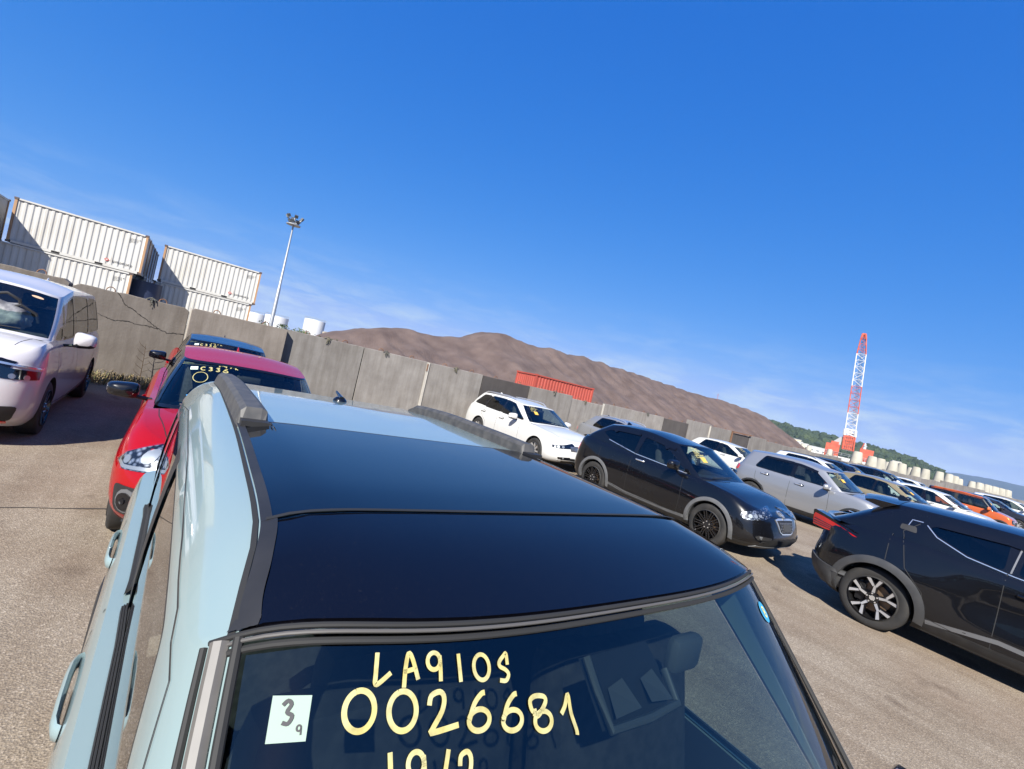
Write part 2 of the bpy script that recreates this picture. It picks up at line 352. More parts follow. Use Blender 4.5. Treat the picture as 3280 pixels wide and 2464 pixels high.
def shell_mirror(parent,body,side,loc,size,m,tilt=0):
    """door mirror: shaped housing + foot"""
    n1,n2=14,9; vs=[];fs=[]; s=side
    for i in range(n2+1):
        ph=-PI/2+PI*i/n2
        for k in range(n1):
            a=2*PI*k/n1
            X=math.copysign(abs(math.cos(a))**.5,math.cos(a))*abs(math.cos(ph))**.5; Z=math.copysign(abs(math.sin(a))**.5,math.sin(a))*abs(math.cos(ph))**.5
            Y=math.sin(ph); Y=Y if Y<0 else Y*.25
            xx=X*size[0]; zz=Z*size[2]*(1-.15*X*s)
            vs.append((loc[0]+xx,loc[1]+Y*size[1]+.10*X*s*size[0],loc[2]+zz))
    for i in range(n2):
        for k in range(n1): fs.append((i*n1+k,i*n1+(k+1)%n1,(i+1)*n1+(k+1)%n1,(i+1)*n1+k))
    o=mesh('door_mirror',vs,fs,[m,PLAST],parent,True,None,60)
    # lower half black
    for p in o.data.polygons:
        if p.center.z<loc[2]-size[2]*.45: p.material_index=1
    mb=MB(); mb.tube([(loc[0]-s*size[0]*.6,loc[1]+.01,loc[2]-size[2]*.75),(loc[0]-s*(size[0]+.1),loc[1]+.03,loc[2]-size[2]*1.05)],.018,8)
    mb.build('mirror_foot',PLAST,o,True)
    return o
def car(name,label,sp,loc,rz=0,cat='car',group=None):
    C=Car(); C.sp=sp; L,W,H=sp['L'],sp['W'],sp['H']; hw=W/2
    root=empty(name,loc,rz); tag(root,label,cat,group); C.root=root
    pt=sp['paint']; roofm=sp.get('roofm',pt); pill=sp.get('pillar',pt); clad=sp.get('clad',PLAST)
    pw=pchip([(q,a*hw) for q,a in sp.get('wq',[(0,.90),(.08,.955),(.3,.995),(.55,1.),(.8,.975),(.93,.95),(1,.905)])])
    pF=pchip(sp.get('yF',[(0,.14),(.1,.05),(.28,0),(.5,.02),(.75,.06),(.92,.12),(1,.22)])); pR=pchip([(q,L-a) for q,a in sp.get('yR',[(0,.12),(.12,.03),(.3,0),(.6,.03),(.9,.09),(1,.13)])])
    zs=pchip(sp['zs']); zb=pchip(sp.get('zb',[(0,.24),(.5,.2),(L*.5,.2),(L-.4,.22),(L,.3)]))
    nF,LF=sp.get('nF',2.8),sp.get('LF',.62); nR,LR=sp.get('nR',3.2),sp.get('LR',.45)
    wy=[sp['fo'],sp['fo']+sp['wb']]; rw=sp['r']; bul=sp.get('bulge',.0)
    g=sp['g']
    def B(t,q):
        w=pw(q); x,y=plan(t,pF(q),pR(q),w,nF,nR,LF,LR)
        z=zb(y)+(zs(y)-zb(y))*q
        if bul:
            for i,yy in enumerate(wy):
                x+= (bul if i==0 else sp.get('bulge_r',bul))*math.exp(-((y-yy)/.42)**2)*math.exp(-((z-rw*1.7)/.28)**2)*sstep(x/w*1.5-.5)
        for fn in sp.get('warp',[]): x,y,z=fn(x,y,z,q,t)
        return x,y,z
    C.B=B
    ycowl=g['F0']; yback=g['R0']
    ts=tvals(14,sp.get('ns',44),12); qs=[0,.04,.08,.14,.2,.28,.36,.44,.52,.6,.68,.76,.83,.89,.94,.975,1]
    idx={}; vs=[];
    def vid(p):
        k=(round(p[0],5),round(p[1],5),round(p[2],5))
        if k not in idx: idx[k]=len(vs); vs.append(p)
        return idx[k]
    crown=sp.get('crown',.05); hy0=pF(1)
    def hoodz(x,y,wl,zsh):
        s=abs(x)/max(wl,1e-4); return zsh+crown*sstep((y-hy0)/.45)*(1-s**2.6)
    cols=[]
    rows=[.965,.92,.84,.72,.56,.38,.19,0]
    for t in ts:
        c=[(B(t,q),0 if q>sp.get('cladq',.0) else 1) for q in qs]
        xs_,ys_,zz=c[-1][0]
        tub=(ys_>ycowl+.02 and ys_<yback-.05)
        for k,s in enumerate(rows):
            if tub:
                z=zz if k<2 else sp.get('tub',.72); sx=[.965,.93,.925,.8,.6,.4,.2,0][k]; c.append(((xs_*sx,ys_,z),2 if k>1 else 0))
            else:
                c.append(((xs_*s,ys_,hoodz(xs_*s,ys_,xs_,zz)),0))
        b0=c[0][0]
        bot=[((b0[0]*s,b0[1],b0[2]+.02),1) for s in(0,.35,.8)]
        cols.append(bot+c)
    fs=[];fm=[]; n=len(cols[0])
    for sgn in(1,-1):
        for i in range(len(cols)-1):
            for j in range(n-1):
                q=[cols[i][j],cols[i+1][j],cols[i+1][j+1],cols[i][j+1]]
                ids=[vid((p[0][0]*sgn,p[0][1],p[0][2])) for p in q]
                u=[]
                for a in ids:
                    if a not in u: u.append(a)
                if len(u)<3: continue
                if sgn<0: u=u[::-1]
                fs.append(u); fm.append(max(q[0][1],q[2][1]) if 2 in(q[0][1],q[2][1]) else q[2][1])
    bm=bmesh.new(); bv=[bm.verts.new(v) for v in vs]
    for f,mi in zip(fs,fm):
        try: bf=bm.faces.new([bv[i] for i in f]); bf.material_index=mi; bf.smooth=True
        except ValueError: pass
    bmesh.ops.recalc_face_normals(bm,faces=bm.faces)
    me=bpy.data.meshes.new('body'); bm.to_mesh(me); bm.free()
    for m in(pt,clad,INT): me.materials.append(m)
    ob=bpy.data.objects.new('body',me); COL.objects.link(ob)
    # wheel wells
    cb=bmesh.new(); ar=rw*sp.get('arch',1.13)
    for yy in wy:
        for s in(-1,1):
            bmesh.ops.create_cone(cb,cap_ends=True,segments=44,radius1=ar,radius2=ar,depth=.5,matrix=Matrix.Translation((s*(hw-.03),yy,rw+.012))@Matrix.Rotation(PI/2,4,'Y'))
    cm=bpy.data.meshes.new('cut'); cb.to_mesh(cm); cb.free(); cm.materials.append(INT); co=bpy.data.objects.new('cut',cm); COL.objects.link(co)
    md=ob.modifiers.new('b','BOOLEAN'); md.object=co; md.operation='DIFFERENCE'; md.solver='EXACT'
    try: md.material_mode='TRANSFER'
    except Exception: pass
    dg=bpy.context.evaluated_depsgraph_get(); me2=bpy.data.meshes.new_from_object(ob.evaluated_get(dg)); bpy.data.objects.remove(ob); bpy.data.objects.remove(co)
    me2.name='body'; me2.polygons.foreach_set('use_smooth',[True]*len(me2.polygons)); me2.set_sharp_from_angle(angle=R(38))
    ob=bpy.data.objects.new('body',me2); COL.objects.link(ob); ob.parent=root; C.body=ob
    # ---- greenhouse
    zre=pchip(g['zr']); rc=g.get('crown',.05); rp_=g.get('cp',3.0)
    def lv(a,b,v): return a+(b-a)*v
    gnF,gnR=g.get('nF',3.2),g.get('nR',3.6)
    gLF=g.get('LF',(.42,.36)); gLR=g.get('LR',(.3,.26)); w0,w1=g['w0'],g['w1']; sv=g.get('sv',1.35); fv=g.get('fv',1.0)
    def GXY(t,v):
        vv=v**sv; f=v**fv
        return plan(t,lv(g['F0'],g['F1'],f),lv(g['R0'],g['R1'],v**g.get('rv',1.2)),lv(w0,w1,vv),gnF,gnR,lv(gLF[0],gLF[1],v),lv(gLR[0],gLR[1],v))
    taper=g.get('taper',0.)
    def roofz(x,y):
        return zre(y)+rc*(1-min(1,abs(x)/w1)**rp_)
    def S(t,v):
        x,y=GXY(t,v); x0,y0=GXY(t,0); x1,y1=GXY(t,1)
        wl=pw(1); zb0=zs(y0)+(crown*(1-(x0/wl)**2.6) if y0<ycowl+gLF[0] else 0)-.012
        z1=roofz(x1,y1); 
        if taper:
            k=1-taper*sstep((y-(g['F1']+1.0))/2.0)*1; x*=k
        return (x,y,zb0+(z1-zb0)*v)
    C.S=S; C.roofz=roofz; C.zs=zs; C.zre=zre
    tg=np.linspace(.3,.72,200)
    def inv(y,z):
        v=.5;t=.5
        for _ in range(7):
            ys=[GXY(tt,v)[1] for tt in(.3,.72)]
            t=.3+(.42)*(y-ys[0])/(ys[1]-ys[0]); 
            a=S(max(.0,min(1,t)),0)[2]; b=S(max(.0,min(1,t)),1)[2]; v=max(0.0,min(1.,(z-a)/(b-a)))
        return (t,v)
    C.inv=inv
    SX=sp.get('SX',6.)
    polys=[]; trims=[]
    # windscreen, rear window in (fraction of half width, v)
    def front(fx,v,n=None): return (math.asin(min(1,fx)**(gnF/2))/(PI/2)*.3,v)
    def rear(fx,v): return (1-math.asin(min(1,fx)**(gnR/2))/(PI/2)*.28,v)
    ws=g.get('ws',(.955,.06,.95)); rwn=g.get('rw',(.86,.25,.93))
    p=[(-.01,ws[1])]+[front(ws[0]*k/8,ws[1]) for k in range(1,9)]+[front(ws[0],lv(ws[1],ws[2],k/6)) for k in range(1,7)]+[front(ws[0]*k/8,ws[2]) for k in range(7,0,-1)]+[(-.01,ws[2])]
    polys.append(('windscreen',p,g.get('glf',GLW),'c'))
    if rwn:
        p=[(1.01,rwn[1])]+[rear(rwn[0]*k/8,rwn[1]) for k in range(1,9)]+[rear(rwn[0],lv(rwn[1],rwn[2],k/6)) for k in range(1,7)]+[rear(rwn[0]*k/8,rwn[2]) for k in range(7,0,-1)]+[(1.01,rwn[2])]
        polys.append(('rear_window',p,g.get('glr',GLD),'c'))
    C.panes2d=[]
    for (nm,poly,gm) in g['panes']:
        pr=roundpoly(poly,g.get('rnd',.05)); C.panes2d.append(pr)
        polys.append((nm,[inv(*q) for q in resample(pr,.08)],gm,'s'))
        trims.append([inv(*q) for q in resample(offpoly(pr,g.get('trim',.022)),.08)])
    for poly in g.get('black',[]): trims.append([inv(*q) for q in resample(poly,.08)])
    pts=[];edges=[]
    def addp(poly,closed=True):
        k=len(pts); m=len(poly)
        for q in poly: pts.append(Vector((min(1,max(0,q[0]))*SX,q[1])))
        for i in range(m if closed else m-1): edges.append((k+i,k+(i+1)%m))
    bt=sorted(set(tvals(16,40,14)))
    vgrid=[0,.08,.2,.34,.5,.66,.8,.9,1]
    addp([(t,0) for t in bt]+[(1,v) for v in vgrid[1:]]+[(t,1) for t in bt[::-1][1:]]+[(0,v) for v in vgrid[::-1][1:-1]])
    for p in polys: addp(p[1])
    for p in trims: addp(p)
    for t in bt[1:-1]:
        for v in vgrid[1:-1]: pts.append(Vector((t*SX,v)))
    v_,e_,f_,_,_,_=geometry.delaunay_2d_cdt(pts,edges,[],0,1e-5)
    bins={'frame':[], 'trim':[]}
    for i in range(len(polys)): bins[i]=[]
    PS=[[(min(1.0001,max(-.0001,q[0]))*SX,q[1]) for q in p[1]] for p in polys]; TS=[[(q[0]*SX,q[1]) for q in p] for p in trims]
    for tr in f_:
        c=((v_[tr[0]][0]+v_[tr[1]][0]+v_[tr[2]][0])/3,(v_[tr[0]][1]+v_[tr[1]][1]+v_[tr[2]][1])/3)
        if abs((v_[tr[1]][0]-v_[tr[0]][0])*(v_[tr[2]][1]-v_[tr[0]][1])-(v_[tr[1]][1]-v_[tr[0]][1])*(v_[tr[2]][0]-v_[tr[0]][0]))<1e-9: continue
        k=None
        for i,p in enumerate(PS):
            if inpoly(c,p): k=i;break
        if k is None:
            k='trim' if any(inpoly(c,p) for p in TS) else 'frame'
        bins[k].append(tr)
    pos=[S(min(1,max(0,a[0]/SX)),min(1,max(0,a[1]))) for a in v_]
    def submesh(nm,tris,sides,m,off=0,par=root):
        mp={};V=[];F=[]
        for s in sides:
            for tr in tris:
                f=[]
                for a in tr:
                    p=pos[a]; key=(a if abs(p[0])>1e-4 else ('c',a),s if abs(p[0])>1e-4 else 0)
                    if key not in mp: mp[key]=len(V); V.append((p[0]*s,p[1],p[2]))
                    f.append(mp[key])
                F.append(f if s>0 else f[::-1])
        if not F: return None
        o=mesh(nm,V,F,m,par,True,None,45)
        b=bmesh.new(); b.from_mesh(o.data); bmesh.ops.recalc_face_normals(b,faces=b.faces); b.normal_update()
        b.faces.ensure_lookup_table(); f0=max(b.faces,key=lambda f:abs(f.normal.x)+abs(f.normal.y)); cc=f0.calc_center_median(); mid=Vector((0,L*.5,.9))
        if f0.normal.dot(cc-mid)<0: bmesh.ops.reverse_faces(b,faces=b.faces); b.normal_update()
        if off:
            for vv in b.verts: vv.co-=vv.normal*off
        b.to_mesh(o.data); b.free()
        return o
    C.frame=submesh('pillars',bins['frame'],(1,-1),pill)
    if bins['trim']:
        for s_ in(1,-1): submesh('window_trim',bins['trim'],(s_,),g.get('trimm',GLOSSB),.0)
    C.glass={}
    for i,(nm,p,gm,kind) in enumerate(polys):
        if kind=='c': C.glass[nm]=submesh(nm,bins[i],(1,-1),gm,.004)
        else:
            for s in(-1,1): submesh('side_window',bins[i],(s,),gm,.004)
    # ---- roof
    def roofcol(t):
        x,y=GXY(t,1); 
        if taper: x*=1-taper*sstep((y-(g['F1']+1.0))/2.0)
        return x,y
    rs=[1,.985,.96,.92,.86,.77,.65,.5,.34,.17,0]
    V=[];F=[];ix={}
    def rv(p):
        k=(round(p[0],5),round(p[1],5))
        if k not in ix: ix[k]=len(V); V.append(p)
        return ix[k]
    rts=bt; RC=[]
    for t in rts:
        x,y=roofcol(t); RC.append([(x*s,y,roofz(x*s if not taper else x*s,y)) for s in rs])
    FM=[]; rm=sp.get('roofsplit')
    for s in(1,-1):
        for i in range(len(RC)-1):
            for j in range(len(rs)-1):
                q=[RC[i][j],RC[i+1][j],RC[i+1][j+1],RC[i][j+1]]; ids=[]
                for p in q:
                    k=rv((p[0]*s,p[1],p[2]))
                    if k not in ids: ids.append(k)
                if len(ids)>=3: F.append(ids if s<0 else ids[::-1])
    ro=mesh('roof',V,F,roofm,root,True,None,45)
    b=bmesh.new(); b.from_mesh(ro.data); bmesh.ops.recalc_face_normals(b,faces=b.faces)
    if sum(f.normal.z for f in b.faces)<0: bmesh.ops.reverse_faces(b,faces=b.faces)
    b.to_mesh(ro.data); b.free(); C.roof=ro
    # one smooth surface across the roof edge: average the normals of roof and pillars where they meet
    if roofm is pill:
        acc={}
        for o in(C.frame,ro):
            for p in o.data.polygons:
                for vi in p.vertices:
                    co=o.data.vertices[vi].co; k=(round(co.x,3),round(co.y,3),round(co.z,3)); acc.setdefault(k,Vector((0,0,0))); acc[k]+=p.normal*p.area
        for o in(C.frame,ro):
            ns=[]
            for v in o.data.vertices:
                k=(round(v.co.x,3),round(v.co.y,3),round(v.co.z,3)); n=acc[k]; ns.append(tuple(n.normalized()) if n.length>1e-9 else tuple(v.normal))
            o.data.normals_split_custom_set_from_vertices(ns)
    # ---- ray targets
    bm=bmesh.new(); bm.from_mesh(ob.data); C.bvb=BVHTree.FromBMesh(bm)
    for o in [C.frame,C.roof]+[c for c in root.children if c.name.split('.')[0] in('side_window','windscreen','rear_window','window_trim')]: bm.from_mesh(o.data)
    C.bv=BVHTree.FromBMesh(bm); bm.free()
    bm=bmesh.new(); bm.from_mesh(C.roof.data); C.bvr=BVHTree.FromBMesh(bm); bm.free()
    # ---- wheels
    for s in(-1,1):
        for yy in wy:
            make_wheel(root,(s*(hw-.012+sp.get('wo',0)),yy,rw),rw,s,sp.get('wheel',{}),sp.get('tw',.2))
    # ---- interior
    if sp.get('inside',True):
        tub=sp.get('tub',.72); bw=w0*.45; yh=g['F1']
        for s in(-1,1):
            for (yy,zz) in ((sp.get('seat_y',yh+.35),0),(sp.get('seat_y',yh+.35)+.85,0)):
                st=rbox('seat',(s*bw*.95,yy+.16,tub+.25+sp.get('seat_z',0)),(.46,.13,.62),SEAT,root,.05,('X',R(-14)))
                rbox('headrest',(s*bw*.95,yy+.27,min(tub+.68+sp.get('seat_z',0),g['zr'][1][1]-.13)),(.25,.1,.17),SEAT,st,.04,('X',R(-8)))
        dz=zs(ycowl+.3); db=MB()
        for i in range(7):
            pass
        rbox('dashboard',(0,ycowl+.45,dz-.10),(w0*1.7,.55,.16),INT,root,.06)
        sm=MB(); c=Vector((-bw*.95,ycowl+.85,dz-.02)); Rm=Matrix.Rotation(R(62),3,'X')
        ring=[c+Rm@Vector((.18*math.cos(a),.18*math.sin(a),0)) for a in [2*PI*k/20 for k in range(21)]]
        sm.tube(ring,.016,6,0,False); sm.tube([c+Rm@Vector((-.17,0,0)),c+Rm@Vector((.17,0,0))],.018,6); sm.build('steering_wheel',INT,root,True)
        # rear view mirror
        xm,ym,zm=S(0,.86)
        if name!='kei_suv': rbox('rear_view_mirror',(0,ym+.10,zm-.07),(.23,.03,.065),INT,root,.015)
    return C
def both(fn):
    for s in(-1,1): fn(s)
def side(C,s): return P_R if s<0 else P_L
def seams(C,lines,w=.006,name='door_seam',m=None):
    for s in(-1,1):
        for l in lines: ribbon(C.bv,l,w,side(C,s),.0015,name,m or RUB,C.root,.07)
def handles(C,ys,z,m,l=.20,h=.034,off=.024):
    for s in(-1,1):
        for (y,zz) in ([(y,z) for y in ys] if not isinstance(ys[0],tuple) else ys):
            mb=MB(); pts=[]
            for f,o_ in((-.5,-.004),(-.46,off*.45),(-.36,off*.85),(-.1,off),(.2,off),(.38,off*.85),(.47,off*.45),(.5,-.004)):
                p,n=hit(C.bv,side(C,s),y+l*f,zz,0); pts.append((p.x+s*o_,y+l*f,zz))
            mb.tube(pts,.008,8,0,True,h*.42); mb.build('door_handle',m,C.root,True,60)
            decal(C.bv,[(y-l*.3+.09*math.cos(a)*.9,zz-.004+.035*math.sin(a)) for a in [2*PI*k/12 for k in range(12)]],side(C,s),.002,'handle_recess',GLOSSB if m is not GLOSSB else PLAST,C.root,.03,0)
def arches(C,w,m,name='wheel_arch_trim',a0=-12,a1=192,off=.012,ym=(0,1)):
    sp=C.sp; r=sp['r']; ar=r*sp.get('arch',1.13)
    for i in ym:
        yy=sp['fo']+sp['wb']*i
        for s in(-1,1):
            vs=[];fs=[];n=30
            for k in range(n+1):
                a=R(a0+(a1-a0)*k/n)
                for j,(rr,oo) in enumerate(((ar-.004,-.03),(ar+.002,off),(ar+w*.5,off+.002),(ar+w,off*.6),(ar+w+.004,-.01))):
                    y=yy+rr*math.cos(a); z=r+.012+rr*math.sin(a); rq=max(rr,ar+.012)
                    p,nn=hit(C.bvb,side(C,s),yy+rq*math.cos(a),max(.16,r+.012+rq*math.sin(a)),0); 
                    vs.append((p.x+s*oo,y,z))
            for k in range(n):
                for j in range(4):
                    a=k*5+j; fs.append((a,a+1,a+6,a+5) if s<0 else (a,a+5,a+6,a+1))
            o=mesh(name,vs,fs,m,C.root,True,None,40)
def text_strokes(C,bvh,proj,strokes,w,name,m,off=.0025):
    mb=MB()
    for st in strokes: ribbon(bvh,st,w,proj,off,'',None,None,.02,mb)
    return mb.build(name,m,C.root,True,None)
def fin(C,y,m,h=.07,l=.16):
    z=C.roofz(0,y)-.004; vs=[];fs=[]
    prof=[(-.5,.0,.5),(-.2,.55,.4),(.15,.95,.28),(.38,1.,.2),(.5,.05,.45)]
    for (a,b,c) in prof:
        for sx in(-1,1): vs.append((sx*.035*c*1.6,y+a*l,z))
        for sx in(-1,1): vs.append((sx*.012*c,y+a*l+.01,z+b*h))
    for i in range(len(prof)-1):
        k=i*4; fs+=[(k,k+2,k+6,k+4),(k+1,k+5,k+7,k+3),(k+2,k+3,k+7,k+6)]
    fs+=[(0,1,3,2),(16,18,19,17)]
    return mesh('roof_antenna',vs,fs,m,C.root,True,None,60)
def wipers(C,ys=None):
    g=C.sp['g']
    for s,x0,x1 in((-1,-.55,.02),(1,.02,.5)):
        mb=MB(); pts=[]
        for k in range(6):
            x=(x0+(x1-x0)*k/5); fx=min(.96,abs(x)/g['w0']); t=math.asin(fx**(g.get('nF',3.2)/2))/(PI/2)*.3
            p=C.S(t,.06+.05*k/5); pts.append((x,p[1]-.012,p[2]+.016))
        mb.tube(pts,.008,6); mb.build('wiper',PLAST,C.root,True)
HAZE=.00010
# ------------------------------------------------------------------ ground
random.seed(5)
GRD=mat('worn_asphalt',(.24,.21,.18),.9)
N,L,b=nodes(GRD); tc=N.new('ShaderNodeTexCoord'); v=tc.outputs['Object']
def nz(scale,det,rough=.6,vec=None):
    n=N.new('ShaderNodeTexNoise'); n.inputs['Scale'].default_value=scale; n.inputs['Detail'].default_value=det; n.inputs['Roughness'].default_value=rough; L.new(vec or v,n.inputs['Vector']); return n
def ramp(inp,stops):
    r=N.new('ShaderNodeValToRGB'); el=r.color_ramp.elements
    el[0].position,el[1].position=stops[0][0],stops[-1][0]; el[0].color=(*stops[0][1],1); el[1].color=(*stops[-1][1],1)
    for p,c in stops[1:-1]: q=el.new(p); q.color=(*c,1)
    L.new(inp,r.inputs[0]); return r
def mixc(fac,a,bc,mode='MIX'):
    m=N.new('ShaderNodeMixRGB'); m.blend_type=mode
    (L.new(fac,m.inputs[0]) if not isinstance(fac,float) else setattr(m.inputs[0],'default_value',fac)); L.new(a,m.inputs[1])
    if isinstance(bc,tuple): m.inputs[2].default_value=(*bc,1)
    else: L.new(bc,m.inputs[2])
    return m
big=ramp(nz(.35,7).outputs['Fac'],[(.3,(.25,.195,.128)),(.5,(.305,.245,.162)),(.7,(.365,.30,.203))])
vor=N.new('ShaderNodeTexVoronoi'); vor.inputs['Scale'].default_value=105; L.new(v,vor.inputs['Vector'])
sepc=N.new('ShaderNodeSeparateColor'); L.new(vor.outputs['Color'],sepc.inputs[0])
stone=ramp(sepc.outputs[0],[(.0,(.11,.085,.062)),(.35,(.245,.195,.131)),(.7,(.31,.255,.178)),(.9,(.46,.39,.30)),(1.,(.66,.58,.47))])
m1=mixc(.62,big.outputs[0],stone.outputs[0])
vor2=N.new('ShaderNodeTexVoronoi'); vor2.inputs['Scale'].default_value=340; L.new(v,vor2.inputs['Vector']); sc2=N.new('ShaderNodeSeparateColor'); L.new(vor2.outputs['Color'],sc2.inputs[0])
fine=ramp(sc2.outputs[0],[(.0,(.15,.12,.095)),(.6,(.31,.255,.205)),(1.,(.48,.42,.35))]); m2=mixc(.35,m1.outputs[0],fine.outputs[0])
stain=ramp(nz(.9,8,.65).outputs['Fac'],[(.40,(1,1,1)),(.62,(.72,.66,.60))]); m3=mixc(.8,m2.outputs[0],stain.outputs[0],'MULTIPLY')
red=ramp(nz(.22,5).outputs['Fac'],[(.5,(0,0,0)),(.72,(.5,.5,.5))]); m4=mixc(red.outputs[0],m3.outputs[0],(.25,.165,.115)); # oil blotches and faint tyre streaks
obl=ramp(nz(1.7,3,.4).outputs['Fac'],[(.66,(1,1,1)),(.72,(.62,.58,.55))]); m5=mixc(.85,m4.outputs[0],obl.outputs[0],'MULTIPLY')
mps=N.new('ShaderNodeMapping'); mps.inputs['Scale'].default_value=(2.6,.10,1); mps.inputs['Rotation'].default_value=(0,0,.12); L.new(v,mps.inputs[0]); stn=ramp(nz(1.0,4,.5,mps.outputs[0]).outputs['Fac'],[(.50,(1,1,1)),(.66,(.80,.77,.74))]); m6=mixc(.8,m5.outputs[0],stn.outputs[0],'MULTIPLY'); m4=m6
L.new(m4.outputs[0],b.inputs['Base Color'])
ht=N.new('ShaderNodeMath'); ht.operation='ADD'; L.new(vor.outputs['Distance'],ht.inputs[0]); n3=nz(22,6); L.new(n3.outputs['Fac'],ht.inputs[1])
bp=N.new('ShaderNodeBump'); bp.inputs['Strength'].default_value=.55; bp.inputs['Distance'].default_value=.006; L.new(ht.outputs[0],bp.inputs['Height']); L.new(bp.outputs[0],b.inputs['Normal'])
def grid_sheet(name,x0,x1,y0,y1,nx,ny,zf,m,kind='structure',smooth=True):
    xs=np.linspace(x0,x1,nx); ys=np.linspace(y0,y1,ny); vs=[(x,y,zf(x,y)) for y in ys for x in xs]
    fs=[(j*nx+i,j*nx+i+1,(j+1)*nx+i+1,(j+1)*nx+i) for j in range(ny-1) for i in range(nx-1)]
    o=mesh(name,vs,fs,m,None,smooth,None,None); 
    if kind: o['kind']=kind
    return o
grid_sheet('ground',-300,700,-300,700,3,3,lambda x,y:0,GRD)
SEA=mat('sea_water',(.02,.06,.10),.12); N,L,b=nodes(SEA); tc=N.new('ShaderNodeTexCoord'); v=tc.outputs['Object']; n=N.new('ShaderNodeTexNoise'); n.inputs['Scale'].default_value=.4; L.new(v,n.inputs['Vector']); bp=N.new('ShaderNodeBump'); bp.inputs['Strength'].default_value=.5; L.new(n.outputs['Fac'],bp.inputs['Height']); L.new(bp.outputs[0],b.inputs['Normal'])
grid_sheet('sea',-3600,3600,-3600,3600,3,3,lambda x,y:-1.6,SEA)
# pavement joint, left
JNT=mat('joint_tar',(.05,.04,.032),.9)
mb=MB(); 
def wob(pts,w):
    vs=[];fs=[]
    for i,(x,y) in enumerate(pts):
        d=Vector(pts[min(i+1,len(pts)-1)])-Vector(pts[max(i-1,0)]); d.normalize(); n=Vector((-d.y,d.x))*w*random.uniform(.4,1.1)/2
        vs+=[(x+n.x,y+n.y,.004),(x-n.x,y-n.y,.004)]
    return vs,[(2*i,2*i+1,2*i+3,2*i+2) for i in range(len(pts)-1)]
pts=[(-7+.12*i,6.15-.175*(-7+.12*i+1.1)*0+random.uniform(-.012,.012)-.0*i,) for i in range(80)]
mb.add(*wob([(p[0],p[1]-1.0) for p in pts],.022)); o=mb.build('pavement_joint',JNT); tag(o,kind='structure')
# ------------------------------------------------------------------ concrete wall
def concrete(name,c1,c2,stain=True):
    m=mat(name,c1,.88); N,L,b=nodes(m); tc=N.new('ShaderNodeTexCoord'); oi=N.new('ShaderNodeObjectInfo'); ad=N.new('ShaderNodeVectorMath'); L.new(tc.outputs['Object'],ad.inputs[0]); 
    cmb=N.new('ShaderNodeCombineXYZ'); ml=N.new('ShaderNodeMath'); ml.operation='MULTIPLY'; ml.inputs[1].default_value=37; L.new(oi.outputs['Random'],ml.inputs[0]); L.new(ml.outputs[0],cmb.inputs[0]); L.new(ml.outputs[0],cmb.inputs[2]); L.new(cmb.outputs[0],ad.inputs[1]); v=ad.outputs[0]
    def nzz(sc,d,st=None):
        vv=v
        if st: mp=N.new('ShaderNodeMapping'); mp.inputs['Scale'].default_value=st; L.new(v,mp.inputs[0]); vv=mp.outputs[0]
        n=N.new('ShaderNodeTexNoise'); n.inputs['Scale'].default_value=sc; n.inputs['Detail'].default_value=d; n.inputs['Roughness'].default_value=.65; L.new(vv,n.inputs['Vector']); return n
    def rr(i,a,b_,ca,cb):
        r=N.new('ShaderNodeValToRGB'); r.color_ramp.elements[0].position=a; r.color_ramp.elements[1].position=b_; r.color_ramp.elements[0].color=(*ca,1); r.color_ramp.elements[1].color=(*cb,1); L.new(i,r.inputs[0]); return r
    base=rr(nzz(1.6,9).outputs['Fac'],.3,.7,c1,c2)
    streak=rr(nzz(3.0,7,(2.2,2.2,.22)).outputs['Fac'],.40,.68,(1,1,1),(.66,.63,.60))
    mm=N.new('ShaderNodeMixRGB'); mm.blend_type='MULTIPLY'; mm.inputs[0].default_value=.8; L.new(base.outputs[0],mm.inputs[1]); L.new(streak.outputs[0],mm.inputs[2])
    sp=rr(nzz(38,4).outputs['Fac'],.60,.72,(1,1,1),(.5,.47,.44)); m2=N.new('ShaderNodeMixRGB'); m2.blend_type='MULTIPLY'; m2.inputs[0].default_value=.6; L.new(mm.outputs[0],m2.inputs[1]); L.new(sp.outputs[0],m2.inputs[2])
    tint=N.new('ShaderNodeHueSaturation'); mr=N.new('ShaderNodeMapRange'); mr.inputs['To Min'].default_value=.82; mr.inputs['To Max'].default_value=1.16; L.new(oi.outputs['Random'],mr.inputs['Value']); L.new(mr.outputs[0],tint.inputs['Value']); L.new(m2.outputs[0],tint.inputs['Color'])
    L.new(tint.outputs[0],b.inputs['Base Color'])
    bp=N.new('ShaderNodeBump'); bp.inputs['Strength'].default_value=.5; bp.inputs['Distance'].default_value=.012; L.new(nzz(18,9).outputs['Fac'],bp.inputs['Height']); L.new(bp.outputs[0],b.inputs['Normal'])
    return m
CONC=concrete('weathered_concrete',(.195,.178,.162),(.29,.272,.25)); CONCD=concrete('dark_coated_concrete',(.055,.048,.046),(.085,.075,.07)); CONCP=concrete('pale_concrete',(.46,.43,.38),(.56,.53,.47)); CONCB=concrete('brown_concrete',(.165,.14,.118),(.24,.21,.18))
RUSTM=mat('rusty_iron',(.2,.09,.045),.85,.2); noise_col(RUSTM,(.13,.06,.035),(.30,.16,.09),30,6)
wall=empty('concrete_wall',(0,12.8,0)); tag(wall,'long grey wall of upright precast concrete panels behind the parked cars','wall')
WV=12.8
